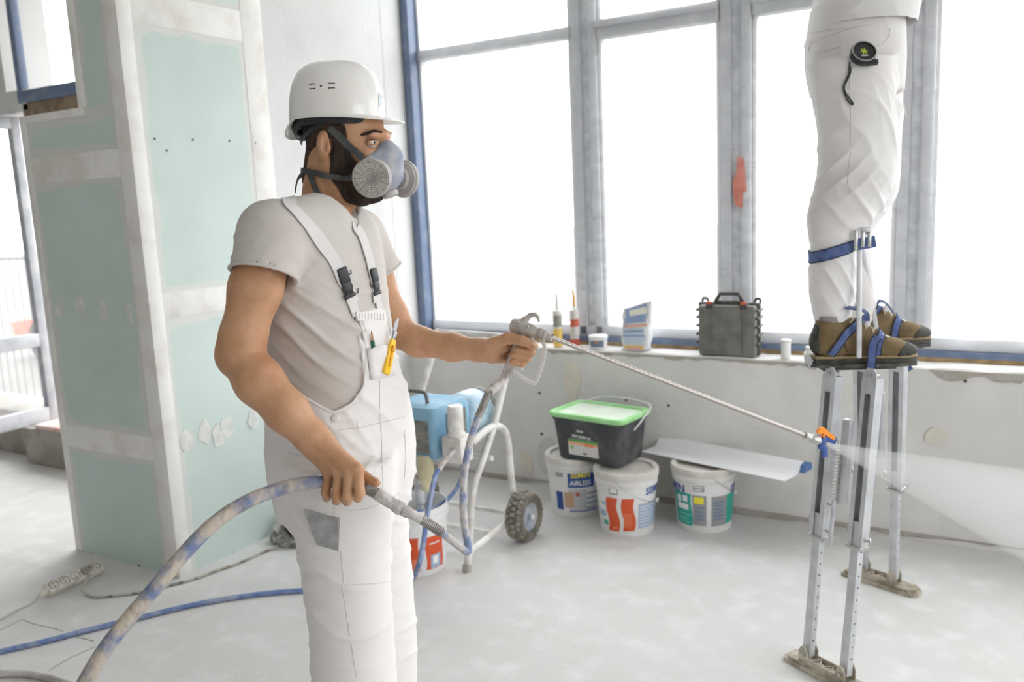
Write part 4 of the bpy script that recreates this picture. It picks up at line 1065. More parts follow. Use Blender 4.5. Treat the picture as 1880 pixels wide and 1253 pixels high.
# ================================================================ PERSON ON STILTS
A2 = math.radians(5)
B2 = Body((-.40, 2.95, 0), A2); P2 = B2.px
person2 = thing('person', B2.w((0, 0, 1.0)), 'person in loose white work trousers standing on drywall stilts by the window', 'person')
m_trous = mat('white_work_cotton', rgb(232, 229, 228), .9, col2=rgb(222, 218, 216), scale=4, bump=.08, bscale=420)
pelv = B2.rows([(10, 1492, 1652, .165), (40, 1487, 1654, .17), (70, 1483, 1655, .172), (110, 1480, 1656, .17), (140, 1484, 1655, .165), (175, 1492, 1653, .15)], 0, A2)
ln = B2.rows([(110, 1481, 1640, .10), (150, 1487, 1640, .10), (200, 1497, 1642, .098), (250, 1503, 1646, .095), (300, 1503, 1645, .09), (340, 1497, 1642, .088), (365, 1488, 1632, .085), (390, 1481, 1614, .08), (415, 1482, 1592, .075),
              (440, 1487, 1578, .068), (456, 1491, 1571, .064), (475, 1489, 1573, .068), (500, 1485, 1574, .07), (530, 1485, 1572, .068), (560, 1490, 1566, .062), (585, 1494, 1560, .058), (603, 1501, 1552, .053)], -.135, A2)
lf = B2.rows([(110, 1500, 1652, .10), (200, 1520, 1655, .098), (300, 1530, 1652, .09), (340, 1530, 1650, .088), (370, 1525, 1644, .085), (395, 1530, 1622, .08), (420, 1532, 1604, .075), (455, 1535, 1598, .066), (500, 1535, 1603, .07), (540, 1540, 1609, .07), (565, 1545, 1612, .066), (588, 1552, 1596, .055)], .135, A2)
G = Field((-.3, -.32, 1.02), (.3, .32, 2.16), .006)
G.loft(pelv, ex=2.2); G.loft(ln, k=.03, ex=2.0); G.loft(lf, k=.02, ex=2.0)
V, Q = G.surf(2); N = vnormals(V, Q)
V = folds(V, N, [((.65, .1, .8), .060, .014, P2(1570, 375, -.14), (.13, .2, .075), 2.0, .7), ((-.85, .1, .6), .055, .010, P2(1540, 310, -.14), (.12, .2, .10), 2.2, 1.7), ((.75, .2, .65), .05, .011, P2(1525, 520, -.14), (.1, .2, .09), 2.0, 2.7),
                 ((.95, .2, .35), .06, .008, P2(1560, 200, -.14), (.14, .2, .10), 2.2, 3.7), ((1, .4, .1), .018, .004, P2(1560, 55, -.17), (.2, .25, .025), 1.6, 4.7), ((.9, .3, .35), .045, .011, P2(1600, 260, 0), (.09, .2, .16), 2.4, 5.7), ((.6, .3, .7), .10, .005, None, None, 3, 6.1)])
V2 = B2.w(V); link_mesh('trousers', quad_mesh('trousers', V2, Q), m_trous, person2, ang=180)['label'] = 'loose white work trousers with elastic waist'
bvh2 = bvh_of(V2, Q)
# shirt
sh = B2.rows([(-236, 1570, 1632, .10), (-222, 1545, 1650, .15), (-190, 1520, 1664, .18), (-120, 1504, 1678, .19), (-50, 1500, 1685, .188), (0, 1497, 1686, .186), (40, 1489, 1676, .184), (80, 1484, 1666, .184)], 0, A2)
G = Field((-.34, -.34, 1.98), (.40, .34, 2.72), .007)
G.loft(sh, ex=2.2)
shl = [P2(1600, -200, -.175), P2(1600, -200, .175)]
arms2 = []
for s_, e in zip(shl, (-1, 1)):
    el = s_ + np.array([.18, e * .05, .10]); G.cone(P2(1595, -215, e * .05), s_, .05, .06, k=.04); G.fcone(s_, s_ + (el - s_) * .8, .066, .064, k=.03); arms2.append((s_, el, el + np.array([.06, -e * .02, .25])))
G.fcone(P2(1598, -215, 0), P2(1606, -290, 0), .06, .065, k=.01, op='s')
# hem slopes: higher at the back
X, Y, Z = G.grid((slice(0, G.n[0]), slice(0, G.n[1]), slice(0, G.n[2])))
h0, h1 = P2(1488, 46, -.18), P2(1668, 74, -.18)
G.F = np.maximum(G.F, (h0[2] + (X - h0[0]) * (h1[2] - h0[2]) / (h1[0] - h0[0]) - Z + 0 * Y).astype(np.float32))
V, Q = G.surf(2); N = vnormals(V, Q)
V = folds(V, N, [((.9, .2, .5), .07, .009, P2(1640, 10, -.1), (.14, .25, .12), 2.0, .4), ((.6, 0, -.6), .06, .006, P2(1540, 0, -.15), (.12, .25, .12), 2.0, 1.4)])
link_mesh('shirt', quad_mesh('shirt', B2.w(V), Q), m_trous, person2, ang=180)['label'] = 'loose white shirt hanging over the waistband'
bvh2s = bvh_of(B2.w(V), Q)
# body inside: legs, arms raised to the ceiling, head
Kb = Field((-.30, -.40, 1.02), (.45, .40, 2.95), .009)
Kb.loft(pelv, grow=-.02); Kb.loft([r_ for r_ in sh if r_[0] > sorted(sh)[2][0]], grow=-.02)
for lg in (ln, lf): Kb.loft([(u, cf, cl, a * .72, b_ * .72) for (u, cf, cl, a, b_) in lg], k=.03)
for (s_, el, wr_) in arms2:
    Kb.chain([s_, el, wr_], [.05, .042, .028], k=.02); Kb.cone(wr_, wr_ + np.array([.01, 0, .08]), .028, .03, k=.02)
    for k in range(4): Kb.chain([wr_ + np.array([.01, (k - 1.5) * .021, .075]), wr_ + np.array([.02, (k - 1.5) * .022, .12]), wr_ + np.array([.045, (k - 1.5) * .022, .14])], [.011, .010, .009], k=.004)
    Kb.chain([wr_ + np.array([.0, -.03, .03]), wr_ + np.array([.03, -.045, .07]), wr_ + np.array([.05, -.04, .10])], [.014, .012, .010], k=.006)
hc = P2(1612, -345, 0)
Kb.cone(P2(1598, -215, 0), P2(1608, -320, 0), .056, .054, k=.03); Kb.ell(hc + np.array([-.005, 0, .03]), (.095, .075, .10), k=.03); Kb.ell(hc + np.array([.03, 0, -.04]), (.06, .058, .07), k=.04); Kb.cone(hc + np.array([.085, 0, .0]), hc + np.array([.105, 0, -.035]), .01, .014, k=.015)
for e in (-1, 1): Kb.ell(hc + np.array([-.015, e * .078, -.01]), (.018, .009, .03), k=.008)
v_, q_ = Kb.surf(1); link_mesh('body', quad_mesh('body', B2.w(v_), q_), m_skin, person2, ang=180)
Kh = Field((-.13, -.11, -.02), (.13, .11, .16), .006); Kh.ell((-.012, 0, .035), (.098, .082, .105)); Kh.cut((.6, 0, -.8), -.0); v_, q_ = Kh.surf(1)
link_mesh('hair', quad_mesh('hair', B2.w(v_ + hc), q_), m_hair, person2, ang=180)
# seams, pockets and the loose drawstring
s2 = lambda pts: seam(bvh2, pts, parent=person2, r=.0011)
s2([(1486, 62), (1520, 55), (1560, 50), (1600, 46)]); s2([(1487, 100), (1510, 95), (1542, 86), (1543, 130), (1542, 165)]); s2([(1600, 88), (1622, 80), (1632, 66), (1634, 52)]); s2([(1560, 130), (1562, 200), (1562, 280), (1556, 340)]); s2([(1484, 95), (1488, 80), (1530, 62), (1580, 48)])
b = MB(); W = [B2.w(P2(x, y, -.06)) for x, y in ((1652, 75), (1657, 110), (1658, 150), (1659, 190), (1664, 215))]; b.tube(smooth_path(W, 4), .002, n=6); b.build('drawstring', m_strap, person2)
# shoes
m_su = mat('brown_suede', rgb(124, 104, 72), .85, col2=rgb(104, 86, 60), scale=20, lo=.4, hi=.7, bump=.2, bscale=200); m_rub = mat('dark_rubber', rgb(50, 50, 46), .75, col2=rgb(72, 70, 62), scale=30)
m_tan = mat('tan_midsole', rgb(150, 130, 96), .8); m_lace = mat('pale_lace', rgb(190, 180, 160), .8); m_sock = mat('grey_sock', rgb(150, 144, 138), .9)
ZS = .975
def shoe(df, l, du, lbl):
    q = lambda x, y, dl=0.0: P2(x, y, -.16) * np.array([1, 0, 1]) + np.array([df, l + dl, du])
    Fd = Field(q(1470, 680, -.07), q(1705, 560, .07), .0035)
    Fd.chain([q(1522, 596), q(1524, 615), q(1528, 632)], [.040, .040, .040], k=.02); Fd.ell(q(1513, 630), (.042, .036, .042), k=.03)
    Fd.ell(q(1562, 626), (.060, .040, .045), k=.04); Fd.ell(q(1610, 637), (.07, .043, .036), k=.04); Fd.ell(q(1648, 643), (.055, .046, .026), k=.03)
    Fd.cone(q(1552, 592), q(1600, 614), .020, .018, k=.03)
    Fd.fcone(q(1526, 596), q(1522, 570), .031, .045, k=.006, op='s')
    X, Y, Z = Fd.grid(tuple(slice(0, int(k)) for k in Fd.n)); Fd.F = np.maximum(Fd.F, (ZS + du + .016 - Z + 0 * X + 0 * Y).astype(np.float32))
    v, qq = Fd.surf(2); vw = B2.w(v); up_ = link_mesh('shoe', quad_mesh('shoe', vw, qq), m_su, person2, ang=180); up_['label'] = lbl; bv_ = bvh_of(vw, qq)
    # dark toe guard and heel counter follow the upper
    for rgn in (([q(1655, 650), q(1690, 640)], .036), ([q(1488, 648), q(1500, 606)], .020)):
        r_ = Fd.copy(); r_.F[:] = .3; r_.cone(rgn[0][0] - np.array([0, .0, 0]), rgn[0][1], rgn[1], rgn[1], k=.01)
        for e in (-1, 1): r_.cone(rgn[0][0] + np.array([0, e * .03, 0]), rgn[0][1] + np.array([0, e * .01, 0]), rgn[1] * .9, rgn[1] * .8, k=.01)
        o_ = Fd.copy(); o_.F = np.maximum(o_.F - .002, r_.F); a, c_ = o_.surf(1)
        if len(a): link_mesh('toe_guard' if rgn[1] > .03 else 'heel_counter', quad_mesh('guard', B2.w(a), c_), m_rub, up_, ang=180)
    out = []
    for (x, w) in ((1489, .018), (1494, .030), (1515, .036), (1545, .034), (1580, .037), (1620, .044), (1652, .045), (1672, .034), (1681, .016)): out.append((q(x, 650)[0], w))
    poly = [(a, l - w) for a, w in out] + [(a, l + w) for a, w in reversed(out)]
    for (z0, th, m_, nm, g) in ((ZS + du, .014, m_rub, 'outsole', .002), (ZS + du + .0142, .008, m_tan, 'midsole', .0)):
        b = MB(); b.prism([(a, (bb - l) * (1 + g * 20) + l) for a, bb in poly], B2.w((0, 0, z0)), B2.f, B2.l, th); b.build(nm, m_, up_)
    b = MB(); b.cyl(B2.w(q(1524, 604)), B2.w(q(1525, 580)), .034, .036, n=20); b.build('sock', m_sock, up_)
    for i in range(5):
        y0 = 592 + i * 6.0; x0 = 1560 + i * 13
        for e in (-1, 1):
            W, Nn = drape(bv_, [B2.w(q(x0 - 4, y0, -e * .022)), B2.w(q(x0 + 4, y0, 0)), B2.w(q(x0 + 12, y0 + 5, e * .022))], .002); b = MB(); b.tube(smooth_path(W, 3), .0022, n=6); b.build('lace', m_lace, up_)
    W, Nn = drape(bv_, [B2.w(q(x, y, -.06)) for x, y in ((1560, 606), (1545, 622), (1548, 638), (1552, 648))], .003); b = MB(); b.tube(smooth_path(W, 4), .002, n=6); b.build('lace_end', mat('brown_lace', rgb(96, 74, 48), .8), up_)
    return bv_
dFar = P2(1705, 613, .155) - P2(1680, 640, -.16)
bv_near = shoe(0, -.16, 0, 'near brown suede hiking shoe with dark toe guard')
bv_far = shoe(dFar[0], .155, 0.0, 'far brown suede hiking shoe with dark toe guard')

# tape measure clipped on the hip
p, n = hit(bvh2, 1582, 103, .012); tm = thing('tape_measure', p - n * .012, 'round black tape measure with yellow mark clipped to the white trousers', 'tape measure')
x_, y_, z_ = frame_from(n)
b = MB(); b.lathe([(0, -.014), (.033, -.014), (.036, -.010), (.036, .006), (.033, .010), (.030, .010), (.029, .007), (0, .007)], p, n, n=40); b.build('case', m_black, tm)
b = MB(); b.lathe([(.0335, .0085), (.0345, .0105), (.031, .0115), (.030, .009)], p, n, n=40); b.build('ring', mat('tape_chrome', rgb(170, 170, 168), .25, .9), tm)
b = MB()
for a in (.2, 1.25, 2.3): 
    d_ = x_ * math.cos(a) + y_ * math.sin(a); b.box(p + n * .0075 + y_ * .002, (.020, .0032, .001), (d_, np.cross(n, d_), n))
b.build('emblem', mat('yellow_green_mark', rgb(190, 200, 60), .5), tm)
b = MB(); b.box(p + n * .0075 - y_ * .013, (.018, .005, .001), (x_, y_, n)); b.build('small_print', mat('pale_print', rgb(180, 180, 170), .5), tm)
b = MB(); b.box(p + x_ * .020 - y_ * .030 - n * .003, (.034, .014, .016), (x_, y_, n), bev=.003); b.build('mouth', m_black, tm)
lp = [hit(bvh2, x, y, .005)[0] for x, y in ((1560, 114), (1559, 124), (1558, 136), (1552, 150), (1548, 164), (1553, 178), (1561, 190), (1566, 192), (1562, 184), (1552, 170), (1550, 160), (1556, 146), (1561, 134), (1561, 122))]
b = MB(); b.tube(smooth_path(lp, 4), .0024, n=6); b.build('wrist_cord', m_black, tm)

# ================================================================ THE STILTS
m_al = mat('worn_aluminium', rgb(208, 209, 212), .42, .35, col2=rgb(186, 187, 190), scale=18, lo=.4, hi=.75); m_dirty = mat('dirty_cast_metal', rgb(198, 190, 174), .75, col2=rgb(150, 140, 122), scale=22, lo=.4, hi=.65, bump=.3, bscale=80)
m_steel = mat('zinc_steel', rgb(190, 190, 186), .35, .8); m_pad = mat('black_sole_plate', rgb(62, 62, 60), .7, col2=rgb(90, 88, 84), scale=30)
m_bs = mat('blue_webbing', rgb(74, 92, 140), .85, col2=rgb(92, 108, 152), scale=40, bump=.25, bscale=400); m_edge = mat('dark_strap_edge', rgb(36, 38, 46), .85)
def edged_ribbon(W, Nn, w, parent, name, th=.0022):
    b = MB(); b.ribbon(W, Nn, w, th); o_ = b.build(name, m_bs, parent)
    b = MB()
    for e in (-1, 1):
        L = []
        for i in range(len(W)):
            t = nv(W[min(i + 1, len(W) - 1)] - W[max(i - 1, 0)]); nn = nv(Nn[i] - t * np.dot(Nn[i], t)); L.append(W[i] + np.cross(t, nn) * e * w * .46 + nn * th)
        b.tube(L, .0013, n=5)
    b.build('strap_edging', m_edge, o_)
    return o_
def stilt(RB, FB, RT, FT, plate_c, label, calf_l, bv_shoe, shoe_df, shoe_l):
    up = np.array([0, 0, 1.0]); al = nv((FB - RB) * np.array([1, 1, 0])); sd = np.cross(up, al)
    base = (RB + FB) / 2; base = np.array([base[0], base[1], 0]); t = thing('drywall_stilt', base, label, 'stilt', 'aluminium drywall stilts under the second person')
    # ground plate: two pads joined by a trussed web
    c0 = base; L = np.linalg.norm((FB - RB)[:2])
    pad = lambda a0, a1, w: [(a0, -w), (a0 + .012, -w - .008), (a1 - .02, -w - .008), (a1, -w * .5), (a1, w * .5), (a1 - .02, w + .008), (a0 + .012, w + .008), (a0, w)]
    b = MB(); b.prism(pad(-L / 2 - .075, L / 2 + .10, .030), c0, al, sd, .014); b.build('ground_plate', m_dirty, t)
    b = MB(); b.prism(pad(-L / 2 - .065, -L / 2 + .02, .024), c0 + up * .014, al, sd, .010); b.build('plate_pad', m_dirty, t); b = MB(); b.prism(pad(L / 2 - .01, L / 2 + .09, .024), c0 + up * .014, al, sd, .010); b.build('plate_pad', m_dirty, t)
    b = MB()
    for e in (-1, 1): b.box(c0 + sd * e * .022 + up * .030, (L * .9, .006, .022), (al, sd, up), bev=.002)
    k = 5
    for i in range(k): b.tube([c0 + al * L * (-.4 + .8 * i / k) + sd * (.02 if i % 2 else -.02) + up * .032, c0 + al * L * (-.4 + .8 * (i + 1) / k) + sd * (-.02 if i % 2 else .02) + up * .032], .003, n=6)
    b.build('plate_truss', m_dirty, t)
    for q in (RB, FB):
        qq = np.array([q[0], q[1], 0])
        for e in (-1, 1):
            b = MB(); b.prism([(-.016, .014), (.016, .014), (.018, .055), (.008, .075), (-.008, .075), (-.018, .055)], qq + sd * e * .024 + sd * .0025, al, up, .004); b.build('ankle_bracket', m_dirty, t)
        b = MB(); b.cyl(qq - sd * .03 + up * .05, qq + sd * .03 + up * .05, .006, n=10); b.build('pivot_bolt', m_steel, t)
    # telescopic struts: slim holed tube below, wide open channel above
    for (bot, top_, w) in ((RB, RT, .046), (FB, FT, .046)):
        bot = np.array([bot[0], bot[1], .04]); d = nv(top_ - bot); H_ = np.linalg.norm(top_ - bot); x_ = nv(al - d * al.dot(d)); y_ = np.cross(d, x_)
        mid = bot + d * H_ * .52; tb = bot + d * H_ * .43
        b = MB(); b.box((bot + mid) / 2, (.030, .026, np.linalg.norm(mid - bot)), (x_, y_, d), bev=.003); o_ = b.build('strut_tube', m_al, t)
        for i in range(10):
            hh = bot + d * (H_ * .06 + H_ * .36 * i / 9); b = MB(); b.cyl(hh + x_ * .0152, hh + x_ * .0138, .003, n=8); b.build('adjusting_hole', mat('hole_shadow', rgb(44, 42, 40), .9), o_)
        b = MB(); h2 = np.linalg.norm(top_ - tb)
        b.box((tb + top_) / 2 + y_ * .016, (w, .004, h2), (x_, y_, d))
        for e in (-1, 1): b.box((tb + top_) / 2 + x_ * e * w / 2, (.004, .034, h2), (x_, y_, d)); b.box((tb + top_) / 2 + x_ * e * w * .36 - y_ * .016, (w * .26, .003, h2), (x_, y_, d))
        b.build('strut_channel', m_al, t, ang=30)
        b = MB(); b.box(tb + d * .004, (w + .010, .044, .012), (x_, y_, d), bev=.003); b.build('channel_collar', m_steel, t)
        for hh, e in ((tb + d * .03, 1), (tb + d * .05, -1)):
            b = MB(); b.cyl(hh + x_ * e * w * .5, hh + x_ * e * (w * .5 + .018), .004, n=8); b.tube([hh + x_ * e * (w * .5 + .016) + d * .012, hh + x_ * e * (w * .5 + .020), hh + x_ * e * (w * .5 + .016) - d * .012], .0032, n=6); b.build('wing_bolt', m_steel, t)
        b = MB(); b.prism([(-.02, -.05), (.02, -.05), (.024, .01), (.012, .028), (-.012, .028), (-.024, .01)], top_ - y_ * .016, x_, d, -.003); b.build('pivot_plate', m_al, t)
        b = MB(); b.cyl(top_ - y_ * .022 + d * .008, top_ + y_ * .022 + d * .008, .007, n=12); b.build('pivot_bolt', m_steel, t)
    # action spring and its hooks beside the rear strut
    d = nv(RT - RB); r0 = RB + (RT - RB) * .58 + al * .045; r1 = RB + (RT - RB) * .76 + al * .045
    b = MB(); n_ = 16; pts = []
    x_, y_, z_ = frame_from(r1 - r0)
    for i in range(n_ * 8 + 1): a = 2 * PI * i / 8; pts.append(r0 + (r1 - r0) * i / (n_ * 8) + (x_ * math.cos(a) + y_ * math.sin(a)) * .010)
    b.tube(pts, .0017, n=5); b.build('spring', m_steel, t)
    b = MB(); b.tube(smooth_path([r0, r0 - z_ * .02 - al * .01, r0 - z_ * .012 - al * .03], 4), .0035, n=6); b.tube(smooth_path([r1, r1 + z_ * .02 - al * .004, r1 + z_ * .03 - al * .03], 4), .0035, n=6); b.build('spring_hook', m_steel, t)
    b = MB(); b.cyl(r0 + (r1 - r0) * .0 - z_ * .15, r0 + (r1 - r0) * .0 - z_ * .0, .006, n=8); b.build('spring_rod', m_al, t)
    # central tube carrying the calf brace
    ctop = (RT + FT) / 2
    b = MB(); b.box((ctop + (RB + FB) / 2 + (ctop - (RB + FB) / 2) * .42) / 2 , (.03, .022, np.linalg.norm(ctop - (RB + FB) / 2) * .29), (al, sd, nv(ctop - (RB + FB) / 2)), bev=.003); b.build('centre_brace', m_al, t)
    # foot plate under the shoe
    fp = lambda f_, l_, z: B2.w((f_ + shoe_df, shoe_l + l_, z))
    fx = [P2(x, 650, -.16)[0] for x in (1482, 1500, 1560, 1640, 1676, 1682)]
    poly = [(fx[0], -.015), (fx[1], -.04), (fx[2], -.05), (fx[3], -.05), (fx[4], -.036), (fx[5], 0), (fx[4], .036), (fx[3], .05), (fx[2], .05), (fx[1], .045), (fx[0], .02)]
    b = MB(); b.prism([(a + shoe_df, c_ + shoe_l) for a, c_ in poly], B2.w((0, 0, ZS - .012)), B2.f, B2.l, .011); b.build('foot_plate', m_pad, t)
    b = MB(); b.prism([(fx[1] + .01 + shoe_df, shoe_l - .03), (fx[3] + shoe_df, shoe_l - .03), (fx[3] + shoe_df, shoe_l + .03), (fx[1] + .01 + shoe_df, shoe_l + .03)], B2.w((0, 0, ZS - .022)), B2.f, B2.l, .010); b.build('plate_frame', m_pad, t)
    b = MB(); b.tube(smooth_path([fp(fx[0] + .005, -.03, ZS), fp(fx[0] - .006, 0, ZS + .02), fp(fx[0] + .005, .03, ZS)], 4), .006, n=8, flat=(.003, .016)); b.build('heel_cup', m_al, t)
    # calf brace up to the knee strap
    kt = B2.w(P2(1578, 448, calf_l)); kb = fp(P2(1566, 640, -.16)[0], (-.06 if shoe_l < 0 else -.055), ZS + .02)
    if shoe_l > 0: kt = B2.w(P2(1582, 440, calf_l))
    b = MB(); dd = nv(kt - kb); x_ = nv(B2.f - dd * B2.f.dot(dd)); b.box((kt + kb) / 2, (.015, .008, np.linalg.norm(kt - kb)), (x_, np.cross(dd, x_), dd), bev=.002); b.build('calf_brace', m_al, t)
    return t, fp, al, sd, kt
RB, FB = onz(1484, 1203, .04), onz(1552, 1240, .04); RT, FT = onz(1529, 690, .938), onz(1603, 694, .938)
st1, fp1, al1, sd1, kt1 = stilt(RB, FB, RT, FT, None, 'nearer aluminium drywall stilt beside the spray nozzle', -.205, bv_near, 0, -.16)
RB2, FB2 = onz(1585, 1045, .04), onz(1641, 1062, .04); RT2, FT2 = onz(1583, 655, .938), onz(1650, 655, .938)
st2, fp2, al2, sd2, kt2 = stilt(RB2, FB2, RT2, FT2, None, 'farther aluminium drywall stilt standing nearer the window wall', .06, bv_far, dFar[0], .155)
# knee strap with its ladder-lock plates (near leg), drawn round the calf
lv = []
cf = P2(1531, 458, -.135)
for k in range(28):
    a = 2 * PI * k / 28; d_ = np.array([math.cos(a), math.sin(a), 0]); lv.append(cf + d_ * np.array([.078, .073, 0]) + np.array([0, 0, .022 * math.cos(a)]))
W, Nn = drape(bvh2, [B2.w(p) for p in lv + lv[:1]], .003); edged_ribbon(W, Nn, .036, st1, 'knee_strap')
for x, y in ((1571, 442), (1584, 440), (1596, 440)):
    p = B2.w(P2(x, y, -.215)); b = MB(); b.box(p, (.011, .006, .062 if x < 1580 else .045), (B2.f, B2.l, B2.u), bev=.002); b.build('strap_buckle', m_steel, st1)
b = MB(); W = [B2.w(P2(x, y, -.212)) for x, y in ((1575, 449), (1592, 446), (1607, 443))]; b.ribbon(W, [-B2.l] * 3, .034, .003); b.build('knee_strap_tail', m_bs, st1)
b = MB(); b.box(B2.w(P2(1590, 424, -.205)), (.030, .012, .022), (B2.f, B2.l, B2.u), bev=.003); b.build('knee_clamp', m_al, st1)
# foot straps
def foot_strap(bv_, pts, parent, w=.024, name='foot_strap'):
    W, Nn = drape(bv_, smooth_path(pts, 5), .004); return edged_ribbon(W, Nn, w, parent, name)
for (df, l_, bvs, par) in ((0, -.16, bv_near, st1), (dFar[0], .155, bv_far, st2)):
    q = lambda x, y, dl: B2.w(P2(x, y, -.16) * np.array([1, 0, 1]) + np.array([df, l_ + dl, 0]))
    foot_strap(bvs, [q(1517, 652, -.05), q(1530, 630, -.05), q(1548, 608, -.045), q(1568, 596, -.02), q(1575, 596, .02), q(1560, 610, .05), q(1540, 640, .05)], par)
    foot_strap(bvs, [q(1601, 655, -.055), q(1602, 632, -.05), q(1612, 614, -.02), q(1612, 614, .02), q(1602, 632, .05), q(1600, 652, .055)], par)
    b = MB()
    for k in range(3): b.box(q(1612 + k * 7, 613 + k * 3, -.012 + k * .006), (.020, .022, .006), (B2.f, B2.l, B2.u), bev=.002)
    b.build('strap_buckle', m_steel, par)
    b = MB(); b.box(q(1592, 584 + 6, .0), (.016, .034, .03), (nv(B2.f - B2.u * .4), B2.l, nv(B2.u + B2.f * .4)), bev=.003); b.build('strap_buckle', mat('white_strap_plastic', rgb(222, 222, 220), .5), par)
# loose ends
W = smooth_path([B2.w(P2(x, y, -.222)) for x, y in ((1612, 618), (1603, 632), (1600, 660), (1598, 690), (1595, 712), (1592, 736))], 4); edged_ribbon(W, [-B2.l] * len(W), .026, st1, 'strap_tail')
W = smooth_path([B2.w(P2(x, y, -.20)) for x, y in ((1551, 566), (1572, 568), (1588, 574), (1589, 590))], 5); edged_ribbon(W, [nv(B2.u - .3 * B2.l)] * len(W), .022, st1, 'strap_end')
W = smooth_path([B2.w(P2(x, y, .10)) for x, y in ((1602, 575), (1610, 556), (1622, 555), (1632, 565), (1640, 576))], 5); edged_ribbon(W, [nv(B2.u - .2 * B2.l)] * len(W), .022, st2, 'strap_end')
W = smooth_path([B2.w(P2(x, y, .10)) for x, y in ((1662, 655), (1664, 668), (1672, 680))], 4); edged_ribbon(W, [-B2.l] * len(W), .016, st2, 'strap_tail')

# ================================================================ SPRAY GUN
m_gun = mat('dusty_cast_alloy', rgb(196, 190, 184), .5, .25, col2=rgb(160, 152, 146), scale=60, lo=.45, hi=.7, bump=.15, bscale=200); m_lance = mat('lance_steel', rgb(176, 168, 162), .35, .6)
g_ = lambda x, y, l=.195: BD.w(P(x, y, l))
gun = thing('spray_gun', g_(950, 640), 'silver airless spray gun with long lance in the painter\'s left hand', 'spray gun')
Gf = Field(P(895, 720, .15), P(1025, 560, .24), .0022)
q = lambda x, y, l=.195: P(x, y, l)
Gf.chain([q(962, 606), q(950, 640), q(930, 682)], [.013, .0135, .0125], k=.008); Gf.chain([q(930, 682), q(922, 698)], [.011, .010], k=.003)
Gf.fcone(q(938, 596), q(952, 601), .0155, .0165, k=.003); Gf.cone(q(952, 600), q(975, 608), .017, .016, k=.008); Gf.fcone(q(974, 607), q(990, 613), .0125, .0125, k=.004); Gf.fcone(q(989, 612), q(1001, 617), .0145, .0145, k=.002); Gf.fcone(q(1000, 616), q(1013, 621), .011, .009, k=.002)
Gf.chain([q(953, 596), q(962, 588), q(972, 579), q(980, 578), q(986, 583), q(987.5, 591)], [.009, .008, .0055, .0045, .004, .003], k=.004)
v_, qq_ = Gf.surf(1); link_mesh('gun_body', quad_mesh('gun_body', BD.w(v_), qq_), m_gun, gun, ang=180)
b = MB(); b.tube(smooth_path([g_(984, 614), g_(991, 624), g_(997, 634), g_(996, 655), g_(990, 680), g_(981, 703), g_(973, 703), g_(955, 692), g_(940, 682), g_(930, 680)], 4), .003, n=6, flat=(.0018, .0055)); b.build('trigger_guard', mat('white_guard', rgb(226, 222, 218), .5), gun)
b = MB(); b.tube(smooth_path([g_(976, 612), g_(974, 625), g_(966, 645), g_(958, 668), g_(956, 680)], 4), .004, n=6, flat=(.006, .003)); b.build('trigger', m_gun, gun)
for x, y in ((958, 604), (967, 600), (951, 593)):
    b = MB(); p = g_(x, y, .178); b.lathe([(0, .003), (.003, .003), (.0035, 0)], p, -BD.l, n=10); b.build('screw', m_steel, gun)
L0, L1 = g_(1010, 620), at(1480, 801, 2.20); ld = nv(L1 - L0)
b = MB(); b.cyl(L0, L1, .0055, n=14); b.build('lance', m_lance, gun)
b = MB(); b.cyl(L1 - ld * .004, L1 + ld * .014, .011, n=6); b.build('lance_nut', m_steel, gun)
b = MB(); b.lathe([(0, 0), (.0085, 0), (.0125, .006), (.0125, .030), (.011, .034), (0, .034)], L1 + ld * .013, ld, n=24); b.build('nozzle_seat', m_steel, gun)
TP = L1 + ld * .047
x_, y_, z_ = frame_from(ld)
vw = nv(C - TP); su = nv(np.array([0, 0, 1.0]) - ld * ld[2]); sv = np.cross(ld, su)
b = MB(); b.box(TP, (.014, .026, .026), (ld, su, sv), bev=.003); b.build('tip_holder', mat('blue_tip_plastic', rgb(52, 84, 150), .45), gun)
b = MB(); b.cyl(TP - su * .012, TP + su * .026, .0055, n=12)
b.prism([(-.022, .020), (-.020, .032), (-.010, .038), (.006, .032), (.030, .026), (.036, .019), (.030, .016), (.006, .020), (-.008, .022), (-.016, .016)], TP - sv * .005, ld, su, .010); b.build('tip_key', mat('orange_tip_key', rgb(255, 150, 20), .4), gun, ang=30)
for e in (1, -1):
    b = MB(); W = [TP + su * e * .010, TP + ld * .018 + su * e * .014, TP + ld * (.042 if e > 0 else .030) + su * e * (.016 if e > 0 else .034)]; b.tube(smooth_path(W, 3), .004, n=8, flat=(.009, .0028), up=sv); b.build('tip_guard', MATS['blue_tip_plastic'], gun)

